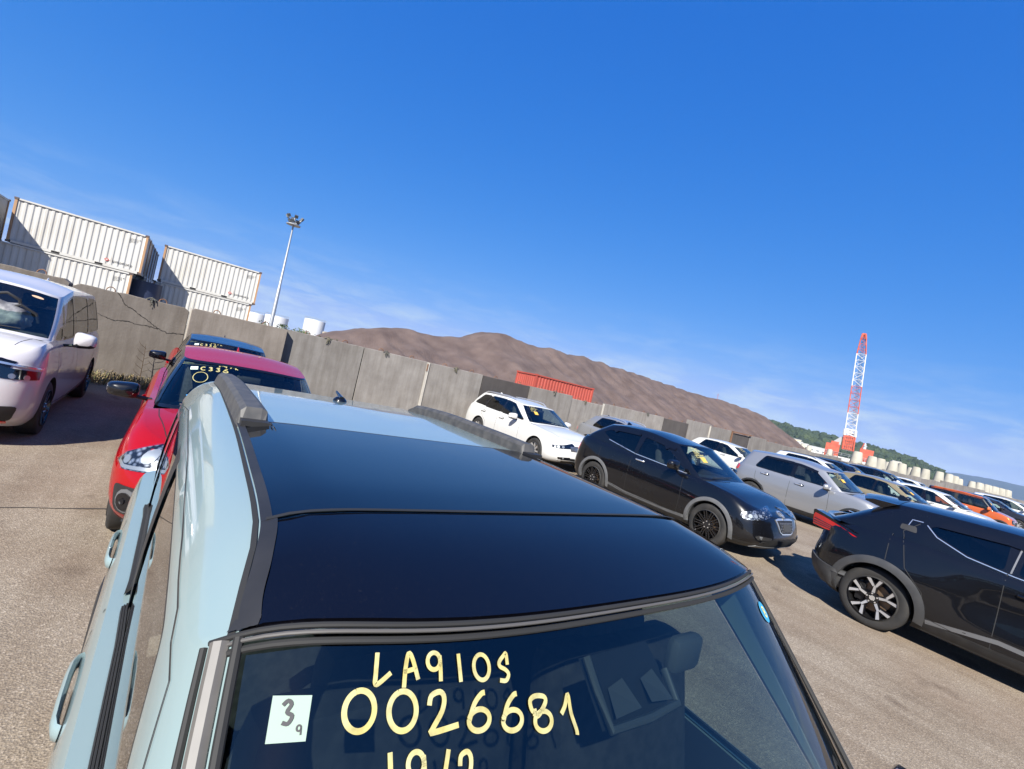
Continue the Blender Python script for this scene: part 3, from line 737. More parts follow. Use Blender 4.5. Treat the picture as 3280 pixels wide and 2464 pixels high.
def panel_mesh(w,h,t,ch,jag=0,seed=0):
    rnd=random.Random(seed); pts=[(-w/2,0),(w/2,0)]
    def top(x0,x1,z):
        n=10; return [(x0+(x1-x0)*i/n,z+(rnd.uniform(-jag,jag) if 0<i<n else 0)) for i in range(n+1)]
    pts+= [(w/2,h-ch[1]*.7),(w/2-ch[1],h)]+top(w/2-ch[1],-w/2+ch[0],h)[1:-1]+[(-w/2+ch[0],h),(-w/2,h-ch[0]*.7)]
    n=len(pts); e=.012
    vs=[(x,0,z) for x,z in offpoly(pts,-e)]+[(x,e,z) for x,z in pts]+[(x,t,z) for x,z in pts]
    fs=[tuple(range(n))]+[(i,n+i,n+(i+1)%n,(i+1)%n) for i in range(n)]+[(n+i,2*n+i,2*n+(i+1)%n,n+(i+1)%n) for i in range(n)]+[tuple(range(3*n-1,2*n-1,-1))]
    return vs,fs
tor=[]
def loop_mesh():
    mb=MB(); pts=[(.07*math.cos(a),0,.075*math.sin(a)*1.0) for a in [PI*k/10 for k in range(11)]]; mb.tube([(.07,0,-.04)]+pts+[(-.07,0,-.04)],.011,6); 
    me=bpy.data.meshes.new('lifting_loop'); me.from_pydata(mb.v,[],mb.f); me.materials.append(RUSTM); me.polygons.foreach_set('use_smooth',[True]*len(me.polygons)); return me
LOOP=loop_mesh()
ROPE=mat('old_rope',(.16,.15,.10),.95); ROPEB=mat('grey_rope',(.12,.12,.10),.95)
def rope_knot(parent,x,z,m,seed):
    rnd=random.Random(seed); mb=MB()
    for k in range(7):
        a=rnd.uniform(0,6.28); l=rnd.uniform(.05,.14)
        p0=Vector((x+rnd.uniform(-.03,.03),-.015,z+rnd.uniform(-.02,.04))); p1=p0+Vector((math.cos(a)*l*.7,rnd.uniform(-.03,0),-abs(math.sin(a))*l-.02)); pm=(p0+p1)/2+Vector((rnd.uniform(-.03,.03),-.02,rnd.uniform(0,.04)))
        mb.tube([p0,pm,p1],.008,5)
    mb.tube([(x-.09,-.01,z),(x,-.03,z+.05),(x+.09,-.01,z)],.011,5); o=mb.build('rope_knot',m,parent,True); return o
pan=[]
i0=-7
for i in range(i0,37):
    u=-1.94+2*i+1; h=1.92; t=.16; ch=[0,0]; m=CONC; dv=0; jag=.004; lean=0
    if i<1: m=CONCB; ch=[.10,.10]; t=.35; jag=.012; dv=0
    if i==0: h=1.90
    if i==-1: h=1.93
    if i==1: m=CONCB; dv=-.20; h=1.93; ch=[.05,.0]; t=.35
    if i in(2,3,4,6,7): h=1.94
    if i==5: m=CONCD; h=1.92
    if i==6: dv=-.14; h=1.93; t=.3
    if i==7: h=1.83
    if i==10: m=CONCD; h=1.88
    if i==11: h=2.08
    if i==12: h=2.02
    if i==13: m=CONCD; h=1.93
    if i in(14,): h=1.99
    if i>14: h=1.90+.03*math.sin(i*2.3)
    if i>=21: h=1.80+.05*math.sin(i*1.7)
    vs,fs=panel_mesh(1.975 if i>0 else 1.95,h,t,ch,jag,i+50)
    o=mesh('panel',vs,fs,m,wall,False); o.location=(u,dv,0); o.rotation_euler=(R(random.uniform(-.3,.3)),0,R(random.uniform(-.25,.25))); pan.append(o)
    if i==5: o['label']='dark charcoal panel beside paler concrete ones'
    for sx in(-.48,.5):
        if i<24:
            lo=bpy.data.objects.new('lifting_loop',LOOP); COL.objects.link(lo); lo.parent=o; lo.location=(sx+random.uniform(-.1,.1),t*.5,h); lo.rotation_euler=(random.uniform(-.3,.3),random.uniform(-.25,.25),random.uniform(-.6,.6))
    if i in(0,2,3,4,6,7,9): rope_knot(o,(-.35 if i%2 else .1)+random.uniform(-.2,.2),h,ROPE if i%3 else ROPEB,i)
CRK=mat('crack_dark',(.02,.017,.015),1.)
def crack(panel,pts,w,pu,dv=0):
    pts=resample(pts,.03,False); mb=MB(); rnd=random.Random(3); P=[(p[0]-pu+rnd.uniform(-.008,.008),p[1]+rnd.uniform(-.010,.010)) for p in pts]; vs=[];fs=[]
    for i,p in enumerate(P):
        d=(Vector(P[min(i+1,len(P)-1)])-Vector(P[max(i-1,0)])).normalized(); n=Vector((-d.y,d.x))*w*rnd.uniform(.35,1.1)/2
        vs+=[(p[0]+n.x,-.003,p[1]+n.y),(p[0]-n.x,-.003,p[1]-n.y)]
    fs=[(2*i,2*i+1,2*i+3,2*i+2) for i in range(len(P)-1)]; mb.add(vs,fs); return mb.build('crack',CRK,panel)
p0=pan[0-i0]; crack(p0,[(-1.23,1.89),(-1.17,1.84),(-1.09,1.69),(-.88,1.58),(-.69,1.46),(-.45,1.32),(-.28,1.26),(.02,1.30)],.022,-.94); crack(p0,[(-1.34,1.34),(-1.19,1.3),(-1.03,1.34),(-.84,1.32),(-.63,1.32),(-.43,1.31)],.02,-.94); crack(p0,[(-1.9,1.45),(-1.6,1.42),(-1.34,1.34)],.01,-.94)
# pale joint posts
for u,w,zt in((.06,.035,1.93),(6.05,.075,1.93),(13.95,.06,1.9),(21.95,.06,2.0)):
    mb=MB(); mb.box((u,-.012 if u>1 else .05,zt/2),(w,.05,zt)); o=mb.build('joint_post',CONCP,wall); 
mb=MB(); mb.box((6.02,-.05,1.78),(.03,.02,.22)); mb.build('rust_strap',RUSTM,wall)
# iron frame over the dark far panel
mb=MB(); mb.box((25.06,-.06,2.0),(2.1,.06,.06)); mb.box((24.05,-.06,1.0),(.07,.06,2.0)); mb.build('rusty_frame',RUSTM,wall)
# further low wall along the quay
for k,(a,b_,z,vv) in enumerate(((72,86,2.02,13.0),(86,100,2.03,13.2),(100,122,1.86,13.1),(122,160,1.82,13.3))):
    mb=MB(); n=int((b_-a)/2)
    for j in range(n):
        mb=MB(); mb.box((0,.1,z/2),(1.97,.2,z)); o=mb.build('panel',CONC,wall); o.location=(a+1+2*j,vv-12.8,0)
# ------------------------------------------------------------------ dry weeds at the wall foot
STRAW=mat('dry_straw',(.36,.28,.15),.9); noise_col(STRAW,(.26,.19,.09),(.46,.37,.2),3,3); GRN=mat('weed_green',(.09,.13,.04),.9)
mb=MB(); rnd=random.Random(11)
for k in range(2600):
    x=rnd.uniform(-2.2,.9) if k<1900 else rnd.uniform(-5,12); y=12.78-abs(rnd.gauss(0,.22)); 
    if k<1900 and rnd.random()<.2: y=12.5-rnd.random()*.35
    h=rnd.uniform(.05,.34)*(1 if k<1900 else .5); a=rnd.uniform(0,6.28); l=rnd.uniform(.05,.3)*(1.0); w=rnd.uniform(.003,.008)
    p0=Vector((x,y,0)); p1=p0+Vector((math.cos(a)*l*.4,math.sin(a)*l*.3,h*.75)); p2=p0+Vector((math.cos(a)*l,math.sin(a)*l*.7-.03,h*rnd.uniform(.5,1)))
    n=Vector((-math.sin(a),math.cos(a),0))*w
    mb.add([p0+n,p0-n,p1-n,p1+n,p2],[(0,1,2,3),(3,2,4)],0 if rnd.random()<.85 else 1)
o=mb.build('dry_weeds',[STRAW,GRN]); tag(o,'dry straw coloured weeds growing along the foot of the wall','weeds',kind='stuff')
# one bare stalk
mb=MB(); mb.tube([(-.55,12.62,0),(-.56,12.62,.5),(-.58,12.63,.95)],[.012,.008,.003],5)
for k in range(9):
    z=.25+.075*k; s=1 if k%2 else -1; mb.tube([(-.56,12.62,z),(-.56+s*.10,12.60,z+.07),(-.56+s*.14,12.6,z+.13)],[.005,.004,.002],4)
o=mb.build('bare_stalk',mat('stalk_brown',(.09,.06,.035),.9)); tag(o,'thin bare brown weed stalk standing against the cracked panel','plant')
# ------------------------------------------------------------------ shipping containers
def corr_side(w,h,n,dep,m_i=0):
    """trapezoid corrugation, in x (0..w), z (0..h), face at y=0, grooves to y=+dep"""
    xs=[];p=w/n
    for k in range(n):
        x=k*p; xs+=[(x,0),(x+p*.30,0),(x+p*.5,dep),(x+p*.80,dep)]
    xs.append((w,0)); vs=[];fs=[]
    for x,y in xs: vs+=[(x,y,0),(x,y,h)]
    for i in range(len(xs)-1): fs.append((2*i,2*i+2,2*i+3,2*i+1))
    return vs,fs
def rusty(name,c,rustamt):
    m=mat(name,c,.55); N,L,b=nodes(m); tc=N.new('ShaderNodeTexCoord'); mp=N.new('ShaderNodeMapping'); mp.inputs['Scale'].default_value=(1.2,1.2,.35); L.new(tc.outputs['Object'],mp.inputs[0])
    n=N.new('ShaderNodeTexNoise'); n.inputs['Scale'].default_value=2.2; n.inputs['Detail'].default_value=9; n.inputs['Roughness'].default_value=.7; L.new(mp.outputs[0],n.inputs['Vector'])
    r=N.new('ShaderNodeValToRGB'); r.color_ramp.elements[0].position=.62-rustamt*.4; r.color_ramp.elements[1].position=.80-rustamt*.3; r.color_ramp.elements[0].color=(*c,1); r.color_ramp.elements[1].color=(.24,.12,.07,1); L.new(n.outputs['Fac'],r.inputs[0])
    n2=N.new('ShaderNodeTexNoise'); n2.inputs['Scale'].default_value=1.1; n2.inputs['Detail'].default_value=8; L.new(mp.outputs[0],n2.inputs['Vector']); r2=N.new('ShaderNodeValToRGB'); r2.color_ramp.elements[0].position=.4; r2.color_ramp.elements[1].position=.7; r2.color_ramp.elements[0].color=(1,1,1,1); r2.color_ramp.elements[1].color=(.80,.76,.71,1); L.new(n2.outputs['Fac'],r2.inputs[0])
    mm=N.new('ShaderNodeMixRGB'); mm.blend_type='MULTIPLY'; mm.inputs[0].default_value=.7; L.new(r.outputs[0],mm.inputs[1]); L.new(r2.outputs[0],mm.inputs[2]); L.new(mm.outputs[0],b.inputs['Base Color']); return m
CWH=rusty('container_white',(.62,.61,.57),0.0); CRUST=rusty('container_post_rust',(.46,.27,.14),.35); CRED=rusty('container_red',(.42,.075,.05),.0); CDARK=rusty('container_frame_dark',(.11,.08,.07),.2); INK=mat('marking_ink',(.03,.03,.035),.7); REDINK=mat('marking_red',(.5,.06,.05),.7)
PROTO={}
def copy_tree(o,parent=None):
    c=o.copy(); COL.objects.link(c); c.parent=parent
    for ch in list(o.children): copy_tree(ch,c)
    return c
def container(label,x,y,z,white=True,group=None,rz=0):
    if white in PROTO:
        r=copy_tree(PROTO[white]); r.location=(x,y,z); tag(r,label,'container'); return r
    LX,DY,HZ=6.058,2.438,2.591; r=empty('shipping_container',(x,y,z),rz); tag(r,label,'container',group)
    pm=CWH if white else CRED; fm=CRUST if white else CRED
    for nm,yy,flip in(('side_panel',.045,1),('side_panel',DY-.045,-1)):
        vs,fs=corr_side(LX-.24,HZ-.30,20,.038); mb=MB(); mb.add([(v[0]+.12,yy+v[1]*flip,v[2]+.17) for v in vs],fs); mb.build(nm,pm,r)
    for xx,flip in((.045,1),(LX-.045,-1)):
        vs,fs=corr_side(DY-.24,HZ-.30,9,.035); mb=MB(); mb.add([(xx+v[1]*flip,v[0]+.12,v[2]+.17) for v in vs],fs); mb.build('end_panel',pm,r)
    vs,fs=corr_side(LX-.1,DY-.1,20,.02); mb=MB(); mb.add([(v[0]+.05,v[2]+.05,HZ-.04-v[1]) for v in vs],fs); mb.build('top_panel',pm,r)
    for xx in(.06,LX-.06):
        for yy in(.06,DY-.06):
            mb=MB(); mb.box((xx,yy,HZ/2),(.12,.12,HZ-.22)); p=mb.build('corner_post',fm,r)
            for zc in(.06,HZ-.06): mb=MB(); mb.box((xx,yy,zc),(.178,.162,.118)); mb.build('corner_casting',CDARK if white else CRED,p)
    def rail(c,d): mb=MB(); mb.box(c,d); mb.build('rail',pm if white else CRED,r)
    for yy in(.035,DY-.035): rail((LX/2,yy,HZ-.075),(LX-.36,.07,.09)); rail((LX/2,yy,.085),(LX-.36,.07,.16))
    for xx in(.035,LX-.035): rail((xx,DY/2,HZ-.075),(.07,DY-.34,.1)); rail((xx,DY/2,.085),(.07,DY-.34,.16))
    if white:
        for xx in(2.05,4.0):
            mb=MB(); mb.box((xx,-.004,.085),(.36,.012,.115)); mb.build('fork_pocket',mat('pocket_black',(.01,.01,.01),.9),r)
        mb=MB(); rnd=random.Random(8)
        mb.box((5.02,.028,.50),(.001,.001,.001))
        for k in range(14):
            a=k/14*6.28
        for k in range(8):                       # owner's name, a row of small blocky characters
            x0=4.62+.125*k; 
            for (dx,dz,w,hh) in ((0,.045,.09,.014),(0,-.045,.09,.014),(-.035,0,.014,.09),(.03 if k%2 else 0,0,.014,.09)): mb.box((x0+dx,.036,.42+dz),(w,.012,hh))
        for j,zz in enumerate((2.12,2.02,1.92)):
            for k in range(5-j):
                x0=5.2+.12*k; mb.box((x0-.03,.036,zz),(.014,.012,.06)); mb.box((x0,.036,zz+.025),(.05,.012,.012)); mb.box((x0+.02,.036,zz-.02),(.04,.012,.012))
        tag(mb.build('lettering',INK,r),kind='stuff')
        mb=MB(); c=Vector((4.32,.036,.44)); mb.add([c+Vector((.13,0,0)),c+Vector((0,0,.11)),c+Vector((-.13,0,0)),c+Vector((0,0,-.11))],[(0,1,2,3)]); mb.add([c+Vector((.07,-.004,0)),c+Vector((0,-.004,.05)),c+Vector((-.07,-.004,0)),c+Vector((0,-.004,-.05))],[(0,1,2,3)],1); mb.build('emblem',[REDINK,CWH],r)
    PROTO[white]=r; return r
HARD=mat('yard_platform',(.3,.28,.25),.9)
mb=MB(); mb.box((-4,44,.385),(30,17,.77)); o=mb.build('container_yard',HARD); tag(o,kind='structure')
Z0=.775
container('white container at the far left edge standing proud of its row',-15.7,36.2,Z0+2.595); container('lower white container at the far left edge under the proud one',-15.7,36.2,Z0)
container('upper white container right behind the proud one at the far left edge',-15.7,38.75,Z0+2.595); container('lower white container right behind the proud one at the far left edge',-15.7,38.75,Z0)
container('upper white container with shadow triangle, left of the dark gap',-8.88,38.6,Z0+2.595); container('lower white container left of the dark gap, half hidden by wall',-9.25,38.6,Z0)
container('upper white container right of the dark gap, nearest the light mast',-2.05,41.0,Z0+2.595); container('lower white container right of the dark gap, half hidden by wall',-2.25,41.0,Z0)
for k,nm in enumerate(('second','third','fourth','fifth')):
    container('upper white container %s from the front in the block left of the dark gap'%nm,-8.88,38.6+2.5*(k+1),Z0+2.595); container('lower white container %s from the front in the block left of the dark gap'%nm,-8.88,38.6+2.5*(k+1),Z0)
mb=MB(); mb.box((23.8,27.3,.19),(9,4.5,.38)); o=mb.build('container_base',HARD); tag(o,kind='structure')
container('red container behind the wall in front of the ore heap',20.8,26,.385,False)
# blue barrel in the gap
mb=MB(); mb.lathe([(0,0),(0,.9),(1.2,.92),(2.3,.9),(2.3,0)],24,'z',(-2.55,40.2,.775)); o=mb.build('blue_tank',mat('dark_blue_plastic',(.02,.03,.07),.5),None,True); tag(o,'dark blue upright drum standing in the gap between containers','drum')
# ------------------------------------------------------------------ ore heap
ORE=mat('ore_brown',(.12,.085,.07),.95); noise_col(ORE,(.074,.049,.043),(.155,.112,.098),.6,12,.25,.75,'Object',.7,9.,None,.18)
from mathutils import noise as mn
ridge=pchip([(8,0.2),(12,3.0),(16,4.4),(20,5.0),(24.5,5.3),(29,7.3),(33,6.9),(37,7.15),(48,7.2),(60,7.45),(70,7.35),(79,7.5),(90,6.9),(98,5.0),(105,2.8),(111,.3),(116,0)])
def orez(x,y):
    rd=ridge(x)+.20*mn.noise((x*.6,0,0))+.28*mn.noise((x*.19,3,0))*min(1,ridge(x)/3); yc=46+2.2*math.sin(x*.11)
    d=abs(y-yc); sl=.60+.16*mn.noise((x*.22,y*.04,2)); z=rd-max(0,d-1.2)*sl*(.8 if y<yc else 1)
    gl=abs(mn.noise((x*.42+y*.10,y*.05,5)))*1.0+abs(mn.noise((x*1.1+y*.2,y*.10,8)))*.28+abs(mn.noise((x*2.6-y*.25,y*.2,8)))*.10
    z-=gl*sstep(d/5)*.9; z+=.30*mn.noise((x*.35,y*.35,1))+.07*mn.noise((x*1.3,y*1.3,4))
    return max(-.3,z)
ns_=420
xs=np.linspace(6,124,ns_); ys=np.linspace(30,64,110)
vs=[(x,y,orez(x,y)) for y in ys for x in xs]; fs=[(j*ns_+i,j*ns_+i+1,(j+1)*ns_+i+1,(j+1)*ns_+i) for j in range(len(ys)-1) for i in range(ns_-1)]
o=mesh('ore_heap',vs,fs,ORE,None,True,None,None); tag(o,'long brown heap of bulk ore with rain gullies behind the wall','ore heap')
for (u_,h_) in((45.0,1.3),(79,1.2)):
    mb=MB(); z=orez(u_,46); mb.tube([(u_,46,z-.2),(u_,46,z+h_)],.03,5); mb.tube([(u_-.3,46,z+h_*.8),(u_+.3,46,z+h_*.8)],.025,5); o=mb.build('marker_post',mat('marker_red',(.4,.08,.05),.6)); tag(o,'thin red marker post on the ridge of the ore heap, '+('left one' if u_<60 else 'right one'),'marker')
# ------------------------------------------------------------------ light mast
GALV=mat('galvanised_steel',(.42,.44,.46),.45,.5)
ms=empty('light_mast',(11.85,90,0)); tag(ms,'tall slim grey floodlight mast beside the white containers','light mast')
mb=MB(); mb.tube([(0,0,0),(0,0,9.2),(0,0,9.3),(0,0,20.2)],[.36,.27,.22,.13],14); mb.build('pole',GALV,ms,True)
mb=MB(); mb.lathe([(20.2,.15),(20.25,1.15),(20.4,1.15),(20.4,.15)],16,'z'); mb.build('head_ring',GALV,ms)
mb=MB()
for k in range(8):
    a=2*PI*k/8; mb.tube([(0,0,20.3),(1.1*math.cos(a),1.1*math.sin(a),21.5)],.05,5); 
mb.tube([(0,0,20.2),(0,0,21.9)],.1,8); mb.build('bracket',GALV,ms)
DKG=mat('lamp_grey',(.10,.11,.12),.5,.3)
for k in range(12):
    a=2*PI*k/12; rr=1.25 if k%2 else .8; zz=21.6 if k%2 else 20.9
    mb=MB(); M=Matrix.Rotation(a,3,'Z')@Matrix.Rotation(R(35),3,'Y'); mb.box((rr*math.cos(a),rr*math.sin(a),zz),(.28,.55,.5),0,M); mb.build('floodlight',DKG,ms)
# ------------------------------------------------------------------ tanks, sheds
TW=mat('tank_white',(.66,.67,.68),.5)
def tank(label,u_,v_,r_,h_,rail=True):
    t=empty('storage_tank',(u_,v_,0)); tag(t,label,'tank')
    mb=MB(); mb.lathe([(0,r_),(h_,r_),(h_+.25,r_*.985),(h_+r_*.13,0)],40,'z'); mb.build('shell',TW,t,True,25)
    mb=MB()
    for k in range(24):
        a=2*PI*k/24; mb.tube([(r_*.98*math.cos(a),r_*.98*math.sin(a),h_),(r_*.98*math.cos(a),r_*.98*math.sin(a),h_+1.1)],.04,4)
    mb.tube([(r_*.98*math.cos(2*PI*k/24),r_*.98*math.sin(2*PI*k/24),h_+1.1) for k in range(25)],.04,4,0,False); mb.build('railing',GALV,t)
    return t
tank('white storage tank just right of the light mast foot',51,245,4.9,10.6); tank('white storage tank behind the light mast foot, left of the other',33.5,240,5.0,7.8); tank('far white storage tank between container and mast',26.5,260,5.2,7.4)
shed_m=mat('shed_white',(.6,.6,.58),.7)
def shed(label,u_,v_,w_,d_,h_,col,win=3,name='shed',z=0):
    s=empty(name,(u_,v_,z)); tag(s,label,'building'); m=mat('wall_'+str(col),col,.8)
    mb=MB(); mb.box((0,0,h_/2),(w_,d_,h_)); mb.build('wall',m,s); mb=MB(); mb.box((0,0,h_+.15),(w_*1.04,d_*1.04,.3)); mb.build('roof',mat('shed_roof',(.45,.46,.47),.6),s)
    for k in range(win):
        mb=MB(); mb.box((-w_/2+(k+.5)*w_/win,-d_/2-.03,h_*.55),(w_/win*.5,.08,h_*.25)); mb.build('window',mat('dark_pane',(.03,.04,.05),.2),s)
    return s
shed('low cream building beside the white tanks',50,205,6,5,5.6,(.62,.52,.38),2,'tank_yard_building')
# ------------------------------------------------------------------ foliage helper
LEAF=mat('leaf_green',(.07,.105,.03),.75); noise_col(LEAF,(.045,.075,.02),(.12,.155,.045),.7,4,.3,.7)
def leafmass(mb,c,rad,n,size,rnd):
    for k in range(n):
        a=rnd.uniform(0,6.283); ph=math.acos(rnd.uniform(-.4,1)); q=rnd.uniform(.55,1.05); p=Vector((c[0]+rad[0]*q*math.sin(ph)*math.cos(a),c[1]+rad[1]*q*math.sin(ph)*math.sin(a),c[2]+rad[2]*q*math.cos(ph)))
        d1=Vector((rnd.uniform(-1,1),rnd.uniform(-1,1),rnd.uniform(-.4,1))).normalized(); d2=d1.cross(Vector((rnd.uniform(-1,1),rnd.uniform(-1,1),rnd.uniform(-1,1)))).normalized(); s=size*rnd.uniform(.6,1.4)
        mb.add([p-d1*s,p+d2*s*.45,p+d1*s,p-d2*s*.45],[(0,1,2,3)])
rnd=random.Random(4)
for j,(u_,v_,rr,hh,lb) in enumerate(((5.6,37,1.5,2.55,'leafy green bush over the wall, nearest the containers'),(7.4,38,1.6,2.5,'leafy green bush over the wall, right of the mast'),(9.4,38.5,1.4,2.2,'low green bush over the wall, nearest the tank'))):
    bsh=empty('bush',(u_,v_,0)); tag(bsh,lb,'bush'); mb=MB(); mb.tube([(0,0,0),(0,0,hh*.6)],[.06,.03],6)
    for k in range(6): a=rnd.uniform(0,6.28); mb.tube([(0,0,hh*.3),(math.cos(a)*rr*.6,math.sin(a)*rr*.6,hh*.8)],[.03,.01],5)
    mb.build('stem',mat('bark',(.08,.06,.045),.9),bsh); mb=MB()
    for k in range(11): leafmass(mb,(rnd.gauss(0,rr*.5),rnd.gauss(0,rr*.5),hh*.55+rnd.uniform(-.2,.35)),(rr*.45,rr*.45,hh*.30),170,.075,rnd)
    mb.build('foliage',LEAF,bsh)
# ------------------------------------------------------------------ wooded hill, far mountains
HILLM=mat('hill_undergrowth',(.035,.06,.025),.95); noise_col(HILLM,(.025,.045,.018),(.06,.09,.03),.02,8)
# silhouette by direction (deg from +Y toward +X) -> tan(elevation)
def az(u_,v_): return math.degrees(math.atan2(u_,v_))
sil=pchip([(az(.80,.60),.040),(az(.86,.51),.045),(az(.89,.456),.0455),(az(.92,.391),.040),(az(.942,.336),.037),(az(.954,.298),.0345),(az(.966,.26),.0325),(az(.977,.212),.0262),(az(.982,.19),.018),(az(.9855,.172),.009),(az(.9875,.158),.0)])
RH=720.
vs=[];fs=[];A=np.linspace(az(.78,.62),az(.9885,.151),110); Rr=np.linspace(0,1,26)
def hillz(a,q):
    s=sil(a)*RH*.87; r=RH*(.72+.5*q); z=s*math.sin(min(1,q/.56)*PI/2)**.9 if q<.56 else s*(1-(q-.56)*.5)
    return r, z+1.2*mn.noise((a*.7,q*6,0))*min(1,s/4)
for a in A:
    for q in Rr:
        r_,z_=hillz(a,q); vs.append((r_*math.sin(R(a)),r_*math.cos(R(a)),z_-1.2))
nq=len(Rr); fs=[(i*nq+j,i*nq+j+1,(i+1)*nq+j+1,(i+1)*nq+j) for i in range(len(A)-1) for j in range(nq-1)]
o=mesh('hill',vs,fs,HILLM,None,True,None,None); tag(o,kind='structure')
# tree crowns of the wood: uneven clumps
FORM=mat('forest_green',(.04,.065,.025),.9); N,L,b=nodes(FORM); oi=N.new('ShaderNodeTexCoord'); n=N.new('ShaderNodeTexNoise'); n.inputs['Scale'].default_value=.035; n.inputs['Detail'].default_value=5; L.new(oi.outputs['Object'],n.inputs['Vector']); r=N.new('ShaderNodeValToRGB'); el=r.color_ramp.elements; el[0].position=.35; el[0].color=(.012,.026,.014,1); el[1].position=.68; el[1].color=(.048,.07,.024,1); q=el.new(.5); q.color=(.021,.04,.017,1); L.new(n.outputs['Fac'],r.inputs[0]); L.new(r.outputs[0],b.inputs['Base Color'])
icob=bmesh.new(); bmesh.ops.create_icosphere(icob,subdivisions=2,radius=1); icob.verts.ensure_lookup_table(); IV=[v.co.copy() for v in icob.verts]; IFc=[tuple(v.index for v in f.verts) for f in icob.faces]; icob.free()
rnd=random.Random(21); mb=MB()
for k in range(2100):
    a=rnd.uniform(az(.80,.60),az(.9868,.162)); q=rnd.random()**.8*.66; r_,z_=hillz(a,q)
    if sil(a)<.003: continue
    s=rnd.uniform(2.6,5.2)*min(1,.35+sil(a)/.02); p=Vector((r_*math.sin(R(a)),r_*math.cos(R(a)),z_-1.2+s*.25)); tall=rnd.uniform(.8,1.35); ox=rnd.uniform(0,100)
    if rnd.random()<.18: tall=1.9; s*=.62
    V=[]
    for iv in IV:
        d=1+.55*mn.noise(iv*1.7+Vector((ox,0,0)))+.25*mn.noise(iv*4+Vector((0,ox,0))); w=iv*d; 
        if tall>1.8: w=Vector((w.x*(1-.45*w.z),w.y*(1-.45*w.z),w.z))
        V.append(p+Vector((w.x*s,w.y*s,w.z*s*tall)))
    mb.add(V,IFc)
o=mb.build('forest',FORM,None,False); tag(o,'dense green wood covering the coastal hill','forest',kind='stuff')
MTN=mat('mountain_far',(.03,.05,.075),1.)  # bluish base colour carries part of the distance haze
msil=pchip([(az(.955,.30),.006),(az(.98,.20),.0155),(az(.986,.168),.0185),(az(.991,.133),.0220),(az(.995,.095),.0215),(az(.9985,.055),.016),(az(1,-.02),.008),(az(.99,-.14),.003)])
RM=3000.; vs=[]; A=np.linspace(az(.955,.30),az(.99,-.14),140)
for a in A:
    s=msil(a)*RM+5*mn.noise((a*.8,0,0))+2.5*mn.noise((a*2.4,0,3)); 
    for q,zq in((.9,0),(.94,.35),(.97,.7),(1,1),(1.08,.7)): r_=RM*q; vs.append((r_*math.sin(R(a)),r_*math.cos(R(a)),s*zq-2))
fs=[(i*5+j,i*5+j+1,(i+1)*5+j+1,(i+1)*5+j) for i in range(len(A)-1) for j in range(4)]
o=mesh('mountains',vs,fs,MTN,None,True,None,None); tag(o,kind='structure')
# houses at the foot of the hill and on it
hs=[(az(.9222,.3867),.0165,'cream apartment block at the right foot of the ore heap',(.60,.48,.30),16,7),(az(.9262,.377),.0135,'white low building right of the cream apartment block',(.62,.6,.55),10,5.5),(az(.9302,.367),.012,'white shed between low building and blue shed',(.64,.63,.6),9,5),(az(.9385,.3453),.0105,'small blue shed left of the crane',(.08,.32,.55),6,4.5),(az(.9425,.334),.0102,'long pale shed just left of the crane',(.55,.57,.58),17,4.2),(az(.9715,.2365),.0165,'small pale house among the hill trees',(.55,.52,.45),7,5)]
for k,(a,el,lb,col,w_,h_) in enumerate(hs):
    d=380 if k<5 else 560; top=CAMZ+el*d; z=top-h_; s=shed(lb,d*math.sin(R(a)),d*math.cos(R(a)),w_,8,h_,col,max(2,int(w_/3)),'harbour_building' if k<5 else 'hill_house',z if k==5 else 0)
    if k<5: s.scale=(1,1,top/h_)
    s.rotation_euler=(0,0,-R(a)+.3)
d=600; a=az(.9605,.2783); lt=empty('lighthouse',(d*math.sin(R(a)),d*math.cos(R(a)),16)); tag(lt,'tiny white tower on the wooded ridge right of the crane','tower'); mb=MB(); mb.lathe([(0,1.6),(4,1.3),(4,1.9),(4.6,1.9),(4.6,.9),(6.2,.9),(7.2,0)],12,'z'); mb.build('tower_body',TW,lt,True)
# ------------------------------------------------------------------ crane
CO=mat('crane_orange_red',(.55,.095,.05),.6); CW=mat('crane_white',(.72,.72,.70),.6); noise_col(CO,(.48,.075,.04),(.6,.12,.06),.8,6); noise_col(CW,(.62,.61,.58),(.76,.76,.74),.9,6)
a=az(.9535,.3012); d=180.; cb_=empty('crane_barge',(d*math.sin(R(a)),d*math.cos(R(a)),0),-R(a)); tag(cb_,'red and white lattice boom crane with orange base beyond the wall','crane')
boom=[(0.,0.,4.6),(1.6,0,42.3)]
def lat(z):
    t=(z-4.6)/(42.3-4.6); return Vector((.35-2.5*t,0,z))
def latbox(z0,z1,w0,w1,m,n,name,rr=.13):
    mb=MB(); 
    def cor(z,k,w): c=lat(z); sx,sy=((-1,-1),(1,-1),(1,1),(-1,1))[k]; return c+Vector((sx*w/2,sy*w/2,0))
    for k in range(4): mb.tube([cor(z0,k,w0),cor(z1,k,w1)],rr,6)
    for i in range(n):
        za=z0+(z1-z0)*i/n; zb_=z0+(z1-z0)*(i+1)/n; wa=w0+(w1-w0)*i/n; wb=w0+(w1-w0)*(i+1)/n
        for k in range(4):
            k2=(k+1)%4
            p,q=(cor(za,k,wa),cor(zb_,k2,wb)) if i%2 else (cor(za,k2,wa),cor(zb_,k,wb)); mb.tube([p,q],rr*.42,5)
        for k in range(4): mb.tube([cor(zb_,k,wb),cor(zb_,(k+1)%4,wb)],rr*.45,5)
    return mb.build(name,m,cb_)
